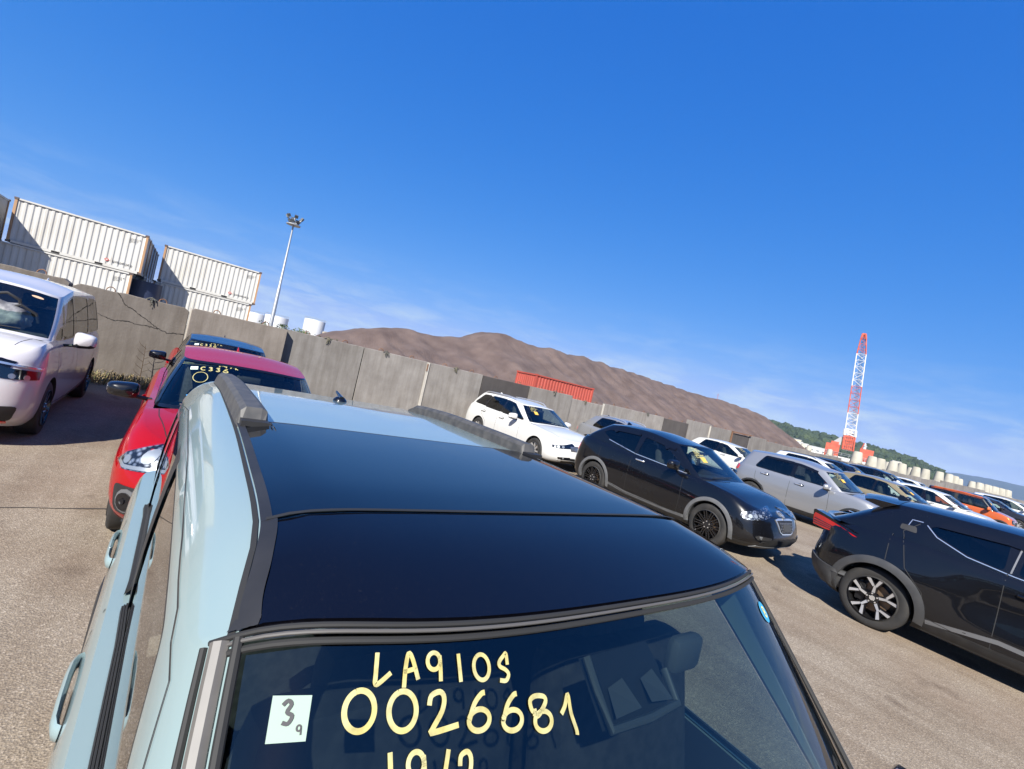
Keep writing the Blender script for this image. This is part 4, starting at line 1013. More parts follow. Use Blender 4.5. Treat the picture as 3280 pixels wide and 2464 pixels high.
latbox(5.0,9.4,2.8,2.8,CO,3,'lower_boom',.24); latbox(9.4,11.4,2.75,2.7,CW,2,'boom_joint',.42); latbox(11.4,16.6,2.65,2.6,CW,3,'boom_section',.15); latbox(16.6,25.2,2.6,2.5,CO,4,'boom_section',.15); latbox(25.2,35.5,2.5,2.4,CW,5,'boom_section',.15); latbox(35.5,40.5,2.35,1.4,CO,3,'boom_section',.16); latbox(40.5,42.2,1.3,.8,CO,2,'boom_head',.25)
mb=MB(); mb.lathe([(-.3,0),(-.3,.45),(.3,.45),(.3,0)],12,'x',(lat(42).x,0,42)); mb.build('sheave',CO,cb_)
mb=MB(); 
for k in range(4): mb.tube([lat(42)+Vector((.25*(k-1.5),.5,0)),Vector((.4+.25*(k-1.5),-.2,13))],.035,4)
mb.build('hoist_ropes',mat('rope_dark',(.05,.05,.05),.6),cb_)
mb=MB(); mb.box((.2,-.9,7.0),(2.6,.3,4.4)); mb.build('mast_front',CW,cb_)
mb=MB()
for k in range(5): mb.box((.1+.1*random.uniform(-1,1),-1.25,5.4+.95*k),(2.4,.4,.28)); mb.box((-.9+.5*k,-1.3,7.2),(.25,.4,4.4))
mb.build('machinery',CO,cb_)
mb=MB(); mb.box((-3.6,0,3.1),(3.6,4,6.0)); mb.box((-3.2,0,6.4),(2.0,3,1.0)); mb.build('machine_house',CO,cb_)
mb=MB(); mb.add([(-4.4,-1.2,6.1),(-1.7,-1.2,6.1),(-1.7,1.2,6.1),(-4.4,1.2,6.1),(-1.9,-1.,8.9),(-1.7,-1.,8.9),(-1.7,1,8.9),(-1.9,1,8.9)],[(0,1,5,4),(1,2,6,5),(2,3,7,6),(3,0,4,7),(4,5,6,7)]); mb.build('counter_frame',mat('crane_grey',(.35,.36,.37),.6),cb_)
mb=MB(); mb.box((5.0,0,3.2),(3.4,3,6.4)); mb.tube([(3.4,-1,5.5),(4.0,-1,8.2)],.15,6); mb.build('winch_house',CO,cb_)
mb=MB(); mb.box((0,3,1.2),(26,10,2.6)); mb.build('deck',CW,cb_)
mb=MB()
for k in range(14): mb.box((-13+k*2,-2.2,3.1),(.08,.08,1.2))
mb.box((0,-2.2,3.7),(26,.08,.08)); mb.box((0,-2.2,3.2),(26,.06,.06)); mb.build('deck_railing',GALV,cb_)
# ------------------------------------------------------------------ tetrapods on the quay
TET=mat('tetrapod_concrete',(.42,.40,.33),.9); noise_col(TET,(.36,.34,.275),(.48,.455,.38),.8,7)
def tet_mesh():
    mb=MB(); mb.lathe([(1.15,.98),(1.9,.80),(2.92,.60),(3.02,.52),(3.05,0)],20,'z')
    for k in range(3):
        a=2*PI*k/3+.4; d=Vector((math.cos(a)*.94,math.sin(a)*.94,-.33)); c=Vector((0,0,1.25)); mb.tube([c,c+d*.5,c+d*1.75,c+d*1.8],[.95,.85,.58,.5],16)
    me=bpy.data.meshes.new('tetrapod'); me.from_pydata(mb.v,[],mb.f); me.materials.append(TET); me.polygons.foreach_set('use_smooth',[True]*len(me.polygons)); me.set_sharp_from_angle(angle=R(45)); return me
TM=tet_mesh()
spots=[(53.4,15.9,.96),(58.13,16,.94),(60.9,16,.94),(65.2,16,.96),(68.6,16,.97),(71.5,18,.92),(74.5,16,.98),(79,16,1.0),(82.2,18.2,.93),(86.2,16,1.05),(91.9,16,1.07),(96.9,16.2,1.06),(100.2,17.5,1.0),(104,16.8,1.0),(108.6,16,1.02),(114.4,16,1.06),(118,16.3,1.06),(121.6,16,1.07),(125.4,16.2,1.07),(129.2,16,1.08),(133,16.2,1.08),(136.8,16,1.09),(141,16.2,1.09),(145.5,16,1.10),(149.5,16.2,1.10)]
ordn=['first','second','third','fourth','fifth','sixth','seventh','eighth','ninth','tenth','eleventh','twelfth','thirteenth','fourteenth','fifteenth','sixteenth','seventeenth','eighteenth','nineteenth','twentieth','twenty-first','twenty-second','twenty-third','twenty-fourth','twenty-fifth']
for k,(u_,v_,s) in enumerate(spots):
    o=bpy.data.objects.new('tetrapod',TM); COL.objects.link(o); o.location=(u_,v_,0); o.scale=(s*.66,s*.66,s); o.rotation_euler=(0,0,k*1.3)
    tag(o,'pale concrete tetrapod on the quay, %s of the row counted from the crane'%ordn[k],'tetrapod','tetrapods lined up behind the wall')
# smaller far ones left of the crane
for k,(aa,vv) in enumerate((((.9325,.3612),.0118),((.936,.352),.0108),((.9465,.3226),.0128))):
    d=130; u_,v_=d*aa[0],d*aa[1]; o=bpy.data.objects.new('tetrapod',TM); COL.objects.link(o); top=CAMZ+vv*d; o.location=(u_,v_,0); o.scale=(.8,.8,top/3.05); tag(o,'distant pale tetrapod left of the crane, %s from the ore heap'%ordn[k],'tetrapod','distant tetrapods left of the crane')

# ------------------------------------------------------------------ sea haze: the far things fade to blue
mb=MB(); mb.box((0,0,38),(7400,7400,82)); hz=mb.build('haze',bpy.data.materials.new('haze_air')); hm=hz.data.materials[0]; hm.use_nodes=True; hm.node_tree.nodes.clear()
pv=hm.node_tree.nodes.new('ShaderNodeVolumePrincipled'); pv.inputs['Color'].default_value=(.50,.72,1,1); pv.inputs['Density'].default_value=HAZE; pv.inputs['Anisotropy'].default_value=.0
mo=hm.node_tree.nodes.new('ShaderNodeOutputMaterial'); hm.node_tree.links.new(pv.outputs[0],mo.inputs['Volume']); tag(hz,kind='stuff')
# ------------------------------------------------------------------ car specs
def zpane(zs,zr,b0,t0,b1,t1,mb=.03,mt=.06,n=6):
    zs=pchip(zs); zr=pchip(zr)
    return [(b0+(b1-b0)*i/n,zs(b0+(b1-b0)*i/n)+mb) for i in range(n+1)]+[(t1+(t0-t1)*i/n,zr(t1+(t0-t1)*i/n)-mt) for i in range(n+1)]
def front_edge(g,db=.07,dt=.05): return g['F0']+g['LF'][0]+db, g['F1']+g['LF'][1]+dt
def std(L,W,H,fo,wb,r,hood,cowl,belt,tail,F0,F1,R0,R1,zh,zm,zrr,w0f=.86,w1f=.66,**k):
    """generic hatch/SUV/sedan proportions -> spec"""
    hw=W/2
    zs=[(0,hood-.06),(.25,hood),(F0*.6,hood+(cowl-hood)*.62),(F0+.12,cowl),(F0+1.0,belt),(L*.72,belt+(tail-belt)*.45),(L-.05,tail)]
    g=dict(F0=F0,F1=F1,R0=R0,R1=R1,w0=hw*w0f,w1=hw*w1f,LF=(.40,.34),LR=(.30,.28),zr=[(F1-.1,zh-.045),(F1+.25,zh),(F1+.9,zm),(R1-.5,zm-.015),(R1,zrr)],crown=H-zm,cp=2.6,rnd=.05)
    g.update(k.pop('g',{}))
    sp=dict(L=L,W=W,H=H,fo=fo,wb=wb,r=r,zs=zs,g=g); sp.update(k)
    fb,ft=front_edge(g); B1,T1,Rb,Rt=sp.pop('pill',(F1+.95,F1+.92,R1-.25,R1-.5))
    Z=(sp['zs'],g['zr'])
    if 'panes' not in g:
        g['panes']=[('f',zpane(*Z,fb,ft,B1-.03,T1-.03),sp.get('glass_f',GL)),('r',zpane(*Z,B1+.04,T1+.04,Rb,Rt),GLD)]
    mid=(B1+T1)/2; zA=pchip(sp['zs'])(mid)+.02; zB=pchip(g['zr'])(mid)-.055
    g.setdefault('black',[]).append([(B1-.05,zA),(B1+.06,zA),(T1+.06,zB),(T1-.05,zB)])
    sp['Bp']=(B1,T1)
    return sp
def dress(C,seam=True,hand=None,mirror=None,mirm=None,wip=True,lines=None):
    """things every car has: door seams, handles, mirrors, wipers"""
    sp=C.sp; g=sp['g']; B1,T1=sp['Bp']; fb,ft=front_edge(g); zs=C.zs; zs0=zs(fb); bot=.30
    if seam:
        fd=fb-.02; rdb=sp['fo']+sp['wb']-.40; rt=sp.get('rdoor',sp['fo']+sp['wb']-.05)
        ls=[[(B1,bot),(B1,.6),(B1,zs(B1)+.02)],[(fd-.02,bot+.05),(fd-.04,.6),(fd,zs0)],[(rdb,bot+.12),(rdb+.06,.62),(rt,.80),(rt+.02,zs(rt)+.02)],[(fd-.02,bot+.03),(B1,bot),(rdb,bot+.08)]]
        seams(C,ls+(lines or []),.007)
        # bonnet shut line
        y0=.36
        for s in(-1,1): ribbon(C.bvb,[(s*sp['W']*.40,g['F0']+.1),(s*sp['W']*.39,.8),(s*sp['W']*.34,y0)],.007,P_T,.0015,'bonnet_seam',RUB,C.root,.06)
    if hand:
        ys,z,m=hand; handles(C,ys,z,m)
    if mirror:
        y,z,size=mirror; xw=g['w0']+.02
        for s in(-1,1): shell_mirror(C.root,C.body,s,(s*(xw+size[0]+.10),y,z),size,mirm or sp['paint'])
    if wip: wipers(C)
def lamp(C,poly,ang,cx,cy,name='headlight',housing=LAMPH,lens=None,dots=(),off=.006,dm=LED,dr=.03):
    for s in(-1,1):
        pr=oblique(ang*(-s),s*abs(cx),cy); P=[(a*s,b) for a,b in poly]
        if s>0 and area2(P)<0: P=P[::-1]
        o=decal(C.bvb,P,pr,off,name,housing,C.root,.05,.02)
        for (a,b,rr) in dots:
            c=[(a*s+rr*math.cos(t),b+rr*math.sin(t)) for t in [2*PI*k/12 for k in range(12)]]; decal(C.bvb,c,pr,off+.006,'reflector',dm,o,.03,.004)
        if lens: decal(C.bvb,P,pr,off+.012,'lens',lens,o,.05,0)
def patch(C,poly,pr,name,m,off=.005,parent=None,step=.05,skirt=.015,bv=None): return decal(bv or C.bvb,poly,pr,off,name,m,parent or C.root,step,skirt)
def rect(x,z,w,h,r=.02): return roundpoly([(x-w/2,z-h/2),(x+w/2,z-h/2),(x+w/2,z+h/2),(x-w/2,z+h/2)],r,3)
def scrib(C,seed,fx0=-.62,fx1=-.2,v0=.72,v1=.9,m=YEL,rows=4,w=.012,note=True):
    """marker writing on the windscreen (rows of small strokes) + taped note"""
    rnd=random.Random(seed); g=C.sp['g']; mb=MB(); S=C.S; nF=g.get('nF',3.2)
    def on(x,v):
        fx=abs(x)/g['w0']; fx=min(.93,fx); t=math.asin(fx**(nF/2))/(PI/2)*.3; p=Vector(S(t,v)); q=Vector(S(t,min(1,v+.01))); n=Vector((0,-(q-p).z,(q-p).y)).normalized()
        return Vector((math.copysign(p.x,x),p.y,p.z))+n*.006
    def line(a,b):
        P0=on(*a);P1=on(*b); d=(P1-P0)
        if d.length<1e-4: return
        n=d.cross(Vector((0,-.7,.7))).normalized()*w/2; mb.add([P0+n,P0-n,P1-n,P1+n],[(0,1,2,3)])
    hh=g['w0']
    for r in range(rows):
        v=v1-(v1-v0)*r/rows; n=rnd.randint(5,8); x=fx0*hh
        for k in range(n):
            x+=(fx1-fx0)*hh/9; s=.05
            for j in range(3): line((x+rnd.uniform(0,.03),v-rnd.uniform(0,.05)),(x+rnd.uniform(0,.035),v-rnd.uniform(0,.05)))
    o=mb.build('marker_writing',m,C.root)
    if note:
        P=[on(fx0*hh+.12,.5),on(fx0*hh+.24,.5),on(fx0*hh+.24,.66),on(fx0*hh+.12,.66)]; mesh('taped_note',P,[(0,1,2,3)],OCH,C.root,False)
def rails(C,y0,y1,x,m,h=.045,w=.03,foot=True):
    for s in(-1,1):
        mb=MB(); pts=[]
        n=12
        for k in range(n+1):
            y=y0+(y1-y0)*k/n; z=C.roofz(x,y)+ (h if 0<k<n else 0.0); pts.append((s*x,y,z))
        mb.tube(pts,w/2,8,0,True,.014); mb.build('roof_rail',m,C.root,True)
def grille_bars(C,polys,m,off=.014,name='grille_bar',par=None):
    for p in polys: patch(C,p,P_F,name,m,off,par,.06,.012)
def letters_H(C,x,z,s,off=.02):
    mb=[]
    patch(C,rect(x,z,.115*s,.095*s,.02),P_F,'emblem_ring',CHROME,off); patch(C,rect(x,z,.09*s,.072*s,.015),P_F,'emblem_field',PLAST,off+.003)
    for poly in ([(x-.032*s,z+.03*s),(x-.022*s,z-.03*s),(x-.012*s,z-.03*s),(x-.020*s,z+.03*s)],[(x+.032*s,z+.03*s),(x+.020*s,z+.03*s),(x+.012*s,z-.03*s),(x+.022*s,z-.03*s)],[(x-.018*s,z-.004*s),(x+.018*s,z-.004*s),(x+.018*s,z+.006*s),(x-.018*s,z+.006*s)]): patch(C,poly,P_F,'emblem_letter',CHROME,off+.006)
# paints
P_ICE=paint('paint_ice_blue',(.235,.325,.335),.0,.3,.08); P_WHT=paint('paint_white',(.64,.64,.62),0,.35,.05); P_PEARL=paint('paint_pearl_white',(.62,.60,.61),.0,.3,.06)
P_RED=paint('paint_red',(.35,.003,.007),.1,.3,.015); P_RED.node_tree.nodes['Principled BSDF'].inputs['Coat Weight'].default_value=.8; P_RED.node_tree.nodes['Principled BSDF'].inputs['Specular IOR Level'].default_value=.0; P_BLK=paint('paint_black',(.0035,.004,.006),.0,.3,.006); P_SIL=paint('paint_silver',(.40,.41,.43),.6,.36,.05); P_GOLD=paint('paint_khaki_gold',(.34,.28,.16),.45,.32,.08)
P_ORG=paint('paint_orange',(.62,.13,.03),.2,.3,.04); P_NAVY=paint('paint_dark_navy',(.008,.012,.03),.3,.3,.012); P_GREY=paint('paint_dark_grey',(.03,.028,.034),.4,.3,.02)
# ================================================================== near car: boxy light-blue kei SUV with glass roof
tz=[(0,.84),(.12,.89),(.45,.99),(.72,1.035),(1.2,1.05),(2.5,1.07),(3.395,1.09)]
tg_=dict(F0=.63,F1=1.080,R0=3.33,R1=3.20,w0=.655,w1=.616,LF=(.19,.21),LR=(.16,.14),nF=3.0,nR=4.5,sv=2.0,zr=[(.95,1.412),(1.08,1.434),(1.12,1.444),(1.18,1.459),(1.27,1.476),(1.36,1.486),(1.5,1.491),(2.0,1.494),(2.6,1.490),(3.2,1.458)],crown=.116,cp=12,rnd=.03,trim=.006,ws=(.91,.05,.988),rw=(.88,.3,.92),trimm=PLAST,glf=glassmat('windscreen_tinted',(.36,.43,.42)))
zz=(tz,tg_['zr'])
tg_['panes']=[('f',zpane(*zz,.84,1.305,2.05,2.05,.004,.030),GL),('r',zpane(*zz,2.17,2.17,2.76,2.72,.004,.032),GL),('q',zpane(*zz,2.88,2.84,3.12,3.06,.07,.05),GLD)]
tg_['black']=[[(2.03,1.07),(2.19,1.07),(2.19,1.485),(2.03,1.485)]]
tsp=dict(L=3.395,W=1.475,H=1.62,fo=.46,wb=2.46,r=.30,zs=tz,g=tg_,paint=P_ICE,cladq=.10,tub=.55,crown=.035,nF=4.5,LF=.38,nR=5,LR=.22,seat_y=1.06,seat_z=.24,
 wq=[(0,.93),(.08,.97),(.3,1.0),(.6,1.0),(.85,.985),(.96,.965),(1,.945)],yF=[(0,.10),(.1,.03),(.3,0),(.6,.0),(.85,.02),(.95,.05),(1,.12)],yR=[(0,.1),(.12,.02),(.3,0),(.8,.02),(1,.05)],Bp=(2.11,2.11),wheel=dict(n=5,mat=RIMD,edge=RIMS),tw=.17)
V0=-.62; T=car('kei_suv','light blue boxy car with glass roof and yellow windscreen writing, nearest the camera',tsp,(.67,V0,0))
TR=T.root
handles(T,[(1.93,.965),(2.66,.985)],0,P_ICE,.25,.044,.014)
arches(T,.07,PLAST)
for s in(-1,1): shell_mirror(TR,T.body,s,(s*.87,.86,1.07),(.10,.09,.10),GLOSSB)
# seams along the side and the door tops
seams(T,[[(2.11,.35),(2.11,1.06)],[(.74,.4),(.72,.8),(.80,1.03)],[(2.42,.55),(2.6,.8),(2.76,1.05)]],.007)
seams(T,[[(.93,1.12),(1.06,1.30),(1.20,1.462),(1.30,1.490),(1.5,1.503),(1.97,1.516),(2.6,1.514),(2.80,1.492),(2.9,1.10)]],.0022,'door_frame_seam')
# waist seals: ribbed rubber lying between glass and door skin
for s in(-1,1):
    for (a,b_) in((.90,2.08),(2.16,2.80)):
        mb=MB(); sec=[(-.006,.010),(-.002,.011),(-.001,.005),(.001,.008),(.004,.008),(.005,.002),(.006,.005),(.009,.005),(.010,.000),(.011,.002),(.013,.001),(.014,-.014)]
        if a>2: sec=[(-.008,.010),(.0,.012),(.004,.004),(.012,.004),(.014,-.012)]
        vs=[];fs=[];n=9;m_=len(sec)
        for k in range(n):
            y=a+(b_-a)*k/(n-1); z=pchip(tz)(y)+.016; p,nn=hit(T.bv,side(T,s),y,z+.004,0)
            for dx,dz in sec: vs.append((p.x+s*dx,y,z+dz))
        for k in range(n-1):
            for j in range(m_-1): fs.append((k*m_+j,k*m_+j+1,(k+1)*m_+j+1,(k+1)*m_+j))
        fs+=[tuple(range(m_)),tuple((n-1)*m_+j for j in range(m_))]
        mb.add(vs,fs); mb.build('waist_seal',RUB,TR,True,25)
# roof panels
def dusty(m,base,amount):
    N,L,b=nodes(m); tc=N.new('ShaderNodeTexCoord')
    def nz(sc,d): n=N.new('ShaderNodeTexNoise'); n.inputs['Scale'].default_value=sc; n.inputs['Detail'].default_value=d; n.inputs['Roughness'].default_value=.7; L.new(tc.outputs['Object'],n.inputs['Vector']); return n
    def mr(i,a,b_,c,d): r=N.new('ShaderNodeMapRange'); r.inputs['From Min'].default_value=a; r.inputs['From Max'].default_value=b_; r.inputs['To Min'].default_value=c; r.inputs['To Max'].default_value=d; L.new(i,r.inputs['Value']); return r
    lo=mr(nz(4,7).outputs['Fac'],.35,.75,.15,1.); hi=mr(nz(170,3).outputs['Fac'],.62,.74,0,1); fi=mr(nz(900,2).outputs['Fac'],.45,.8,0,.35)
    ad=N.new('ShaderNodeMath'); ad.operation='ADD'; L.new(hi.outputs[0],ad.inputs[0]); L.new(fi.outputs[0],ad.inputs[1])
    mu=N.new('ShaderNodeMath'); mu.operation='MULTIPLY'; L.new(ad.outputs[0],mu.inputs[0]); L.new(lo.outputs[0],mu.inputs[1]); m2=N.new('ShaderNodeMath'); m2.operation='MULTIPLY'; L.new(mu.outputs[0],m2.inputs[0]); m2.inputs[1].default_value=amount
    mx=N.new('ShaderNodeMixRGB'); L.new(m2.outputs[0],mx.inputs[0]); mx.inputs[1].default_value=(*base,1); mx.inputs[2].default_value=(.42,.38,.32,1); L.new(mx.outputs[0],b.inputs['Base Color'])
    cr_=mr(lo.outputs[0],.15,1,.015,.06); L.new(cr_.outputs[0],b.inputs['Coat Roughness'])
GROOF=mat('roof_glass_dark',(.004,.005,.007),.02,0,1.0,.0); dusty(GROOF,(.003,.004,.006),.035); FRP=mat('roof_front_black',(.004,.004,.006),.25,0,1.0,.0); dusty(FRP,(.003,.003,.005),.035)
def roofpoly(x,y0,y1,bow0=0,bow1=0,n=10):
    return [(-x+2*x*k/n,y0-bow0*(1-(2*k/n-1)**2)) for k in range(n+1)]+[(x-2*x*k/n,y1-bow1*(1-(2*k/n-1)**2)) for k in range(n+1)]
def hdr_y(x):
    best=None
    for k in range(200):
        t=.3*k/199; xx,yy=plan(t,1.080,3.2,.616,3.0,4.5,.21,.14)
        if xx>=abs(x): return yy
    return 1.27
def roof_ribbon(pts,w,off,name,m):
    # strip lying on the roof skin, laid out from the roof's own height function
    pts=resample(pts,.03,False); P=[Vector(p) for p in pts]; vs=[];fs=[]
    for i,p in enumerate(P):
        d=(P[min(i+1,len(P)-1)]-P[max(i-1,0)]).normalized(); n=Vector((-d.y,d.x))*w/2
        for q in(p+n,p,p-n): vs.append((q.x,q.y,T.roofz(q.x,q.y)+off))
    for i in range(len(P)-1):
        for j in(0,1): a=3*i+j; fs.append((a,a+1,a+4,a+3))
    return mesh(name,vs,fs,m,TR,True,None,None)
gx=pchip([(1.10,.575),(1.18,.568),(1.25,.552),(1.345,.536),(1.6,.528),(2.0,.520),(3.12,.515)])
def edgepts(y0,y1,d,n): return [(gx(y0+(y1-y0)*k/n)-d,y0+(y1-y0)*k/n) for k in range(n+1)]
gl_=edgepts(1.351,2.005,.018,10); patch(T,[(-x,y) for x,y in gl_]+[(x,y) for x,y in gl_[::-1]],P_T,'glass_roof',GROOF,.005,None,.045,.012,T.bvr)
fx_=gx(1.2)-.024; yl=hdr_y(fx_)
fe=[(x,max(y,hdr_y(x)+.002)) for x,y in edgepts(yl+.004,1.338,.024,8)]
patch(T,[(-fx_+2*fx_*k/28,hdr_y(-fx_+2*fx_*k/28)+.004) for k in range(29)]+[(x,y) for x,y in fe]+[(-x,y) for x,y in fe[::-1]],P_T,'front_roof_panel',FRP,.005,None,.045,.012,T.bvr)
T.roof.data.materials.append(FRP)          # the sheet itself is black under the front panel and its trims
for p in T.roof.data.polygons:
    if p.center.y<1.343 and all(abs(T.roof.data.vertices[i].co.x)<gx(T.roof.data.vertices[i].co.y)+.001 for i in p.vertices): p.material_index=1
for s in(-1,1):
    yg=hdr_y(.566)
    roof_ribbon([(s*gx(yg+(3.12-yg)*k/30),yg+(3.12-yg)*k/30) for k in range(31)],.007,.002,'roof_groove',RUB)
    roof_ribbon([(s*x,y) for x,y in edgepts(hdr_y(.552)+.004,1.342,.0150,14)],.021,.0068,'roof_side_moulding',PLAST)
    roof_ribbon([(s*x,y) for x,y in edgepts(1.340,2.03,.0120,14)],.015,.0070,'roof_side_moulding',PLAST)
    roof_ribbon([(s*(.546+.024*k/8),hdr_y(.546+.024*k/8)+.0055) for k in range(9)],.011,.0066,'corner_moulding',PLAST)
roof_ribbon([(-.525,1.3435),(.525,1.3435)],.008,.0078,'roof_panel_seal',RUB); roof_ribbon([(-.51,2.014),(.51,2.014)],.012,.004,'roof_panel_seal',RUB)
# roof rails: faceted plastic rails on the rear roof
RAILM=mat('rail_grey_plastic',(.055,.055,.055),.6); noise_col(RAILM,(.045,.045,.045),(.085,.082,.078),25,6)
for s in(-1,1):
    n=14; vs=[];fs=[]; sec=[(-.040,-.012),(-.034,.034),(-.022,.046),(.016,.046),(.030,.038),(.040,-.012)]
    for k in range(n+1):
        y=1.99+(3.10-1.99)*k/n; f=1.0
        if k==n: f=.35
        if k==0: f=.0
        x=.478; z=T.roofz(x,y)
        for (dx,dz) in sec: vs.append((s*(x)+dx*(.9 if k==0 else 1),y,z+ (dz*f if dz>0 else dz)))
        if k==0: pass
    m6=len(sec)
    # steep front face: move first ring slightly ahead
    for q in range(m6): vs[q]=(vs[q][0],vs[q][1]-.005,vs[q][2])
    for q in range(m6): vs[m6+q]=(vs[m6+q][0],2.005,T.roofz(.478,2.0)+ (sec[q][1]*.95 if sec[q][1]>0 else sec[q][1]))
    for k in range(n):
        for q in range(m6-1): fs.append((k*m6+q,k*m6+q+1,(k+1)*m6+q+1,(k+1)*m6+q))
    fs.append(tuple(range(m6))); fs.append(tuple(n*m6+q for q in range(m6)))
    o=mesh('roof_rail',vs,fs,RAILM,TR,False)
    b=bmesh.new(); b.from_mesh(o.data); bmesh.ops.recalc_face_normals(b,faces=b.faces); b.to_mesh(o.data); b.free()
    mb=MB(); mb.box((s*.478,1.972,T.roofz(.478,1.97)+.008),(.066,.04,.014)); mb.build('rail_cap',PLAST,TR)
# antenna: fin base with short rod
zA=T.roofz(0,2.92); mb=MB(); mb.lathe([(-.004,.034),(.008,.032),(.020,.020),(.024,0)],14,'z',(0,2.92,zA)); 
mb.tube([(0,2.90,zA+.014),(0,2.94,zA+.024),(-.0,3.01,zA+.036)],[.014,.009,.005],8); mb.build('roof_antenna',GLOSSB,TR,True)
# windscreen surround
wsb=T.glass['windscreen']; bmw=bmesh.new(); bmw.from_mesh(wsb.data); bmesh.ops.recalc_face_normals(bmw,faces=bmw.faces); T.bvw=BVHTree.FromBMesh(bmw); bmw.free()
def wsline(v,offs,r,name,m,fx=1.0,n=30):
    pts=[]
    for k in range(-n,n+1):
        f=fx*abs(k)/n; t=math.asin(min(1,f)**1.5)/(PI/2)*.3; p=Vector(T.S(t,v)); pts.append((math.copysign(p.x,k) if k else 0,p.y-offs[0],p.z+offs[1]))
    mb=MB(); mb.tube(pts,r,8); return mb.build(name,m,TR,True)
wsline(.998,(.002,.002),.0034,'header_moulding',RUB,.95); wsline(.988,(.003,.003),.0024,'header_lip',mat('moulding_grey',(.09,.085,.08),.5),.94); wsline(.976,(.0,.0),.0040,'header_seal',RUB,.925)
PILG=mat('pillar_garnish_grey',(.13,.125,.115),.5); noise_col(PILG,(.11,.105,.097),(.16,.15,.138),14,5)
for s in(-1,1):
    for (f,r,m,nm,dy) in((.936,.0105,PILG,'pillar_garnish',.0),(.913,.0055,RUB,'windscreen_seal',.0),(.957,.0042,RUB,'pillar_seam',.0)):
        t=math.asin(f**1.5)/(PI/2)*.3; pts=[]
        for k in range(15):
            p=Vector(T.S(t,.03+.965*k/14)); pts.append((s*p.x,p.y+dy-.003,p.z+.002))
        mb=MB(); mb.tube(pts,r,8); mb.build(nm,m,TR,True)
wipers(T)
# --- marker writing, letter by letter (stroke font in windscreen coordinates: x across, b along the glass)
WN_=Vector((0,-.46,.41)).normalized(); WE2=Vector((0,.41,.46)).normalized()
c0=Vector((0,T.S(0,.85)[1],T.S(0,.85)[2])); PW=Proj(c0+WN_*1.0,(1,0,0),WE2,-WN_)
def arc(cx,cy,rx,ry,a0,a1,n=14): return [(cx+rx*math.cos(R(a0+(a1-a0)*k/n)),cy+ry*math.sin(R(a0+(a1-a0)*k/n))) for k in range(n+1)]
GLY={'L':[[(.25,1),(.12,.3),(.08,.08),(.2,.02),(.8,.28)]],'A':[[(.1,-.1),(.25,.5),(.45,.95),(.62,.75),(.8,.05)],[(.15,.38),(.78,.42)]],
'9':[arc(.42,.70,.32,.28,20,380,16),[(.74,.85),(.72,.45),(.66,0)]],'1':[[(.5,.95),(.45,.0)]],'0':[arc(.5,.5,.42,.48,100,460,22)],'D':[arc(.45,.5,.44,.44,120,480,18)],
'S':[[(.75,.55),(.78,.95),(.62,.9),(.3,.72),(.28,.55),(.6,.38),(.72,.2),(.5,.02),(.15,.08)]],'2':[[(.1,.72),(.2,.95),(.5,1.0),(.62,.82),(.5,.5),(.12,.12),(.12,.04),(1.0,.05)]],
'6':[[(.85,.95),(.7,.93),(.4,.72),(.15,.35)]+arc(.5,.28,.38,.27,165,520,18)],'8':[[(.3,.58),(.12,.62),(.1,.9),(.35,1.0),(.72,.92),(.75,.75),(.4,.48)]+arc(.5,.26,.36,.27,140,480,16)+[(.25,.52),(.12,.55)]],
'7':[[(.1,.55),(.35,.75),(.6,1.05),(.55,.5),(.62,.0),(.6,-.15)]],'C':[arc(.5,.5,.4,.45,50,310,14)],'3':[[(.15,.85),(.45,1),(.65,.8),(.4,.52),(.7,.3),(.45,.02),(.12,.12)]],'/':[[(.75,1),(.3,.1)]],'K':[[(.2,1),(.2,0)],[(.75,.95),(.2,.5),(.8,.05)]]}
def write(C,bv,pr,txt,x0,b0,h,w,adv,slope,pen,name,m,par=None):
    mb=MB()
    for k,ch in enumerate(txt):
        if ch==' ': continue
        ox=x0+k*adv; oy=b0+slope*(ox-x0)
        for st in GLY[ch]: 
            pts=[(ox+a*w,oy+b_*h) for a,b_ in st]
            # smooth the hand-written stroke
            pts=[tuple(p) for p in pts]; q=[pts[0]]
            for i in range(len(pts)-1):
                p0=Vector(pts[max(i-1,0)]);p1=Vector(pts[i]);p2=Vector(pts[i+1]);p3=Vector(pts[min(i+2,len(pts)-1)])
                for j in range(1,5):
                    t=j/4; r_=.5*((2*p1)+(-p0+p2)*t+(2*p0-5*p1+4*p2-p3)*t*t+(-p0+3*p1-3*p2+p3)*t**3); q.append((r_.x,r_.y))
            ribbon(bv,q,pen,pr,.0022,'',None,None,.02,mb)
    return mb.build(name,m,par or C.root,True,None)
write(T,T.bvw,PW,'LA91DS',-.436,.063,.031,.0245,.0305,-.17,.0048,'marker_writing',YEL)
write(T,T.bvw,PW,'0026687',-.469,.0250,.037,.036,.0448,-.215,.0056,'marker_writing',YEL)
write(T,T.bvw,PW,'19/2',-.436,-.033,.036,.027,.0285,-.25,.0050,'marker_writing',YEL)
# numbered sticker on the glass
STK=mat('sticker_mint',(.22,.32,.26),.6)
sx=[(-.5297,.0744),(-.4956,.0669),(-.501,.0293),(-.5344,.0355)]
mesh('number_sticker',[hit(T.bvw,PW,a,b_,.0016)[0] for a,b_ in sx],[(0,1,2,3)],STK,TR,False)
write(T,T.bvw,PW,'3',-.5235,.047,.020,.015,.02,0,.0036,'sticker_digit',INK); write(T,T.bvw,PW,'9',-.5095,.0355,.0085,.006,.02,0,.0016,'sticker_digit',INK)
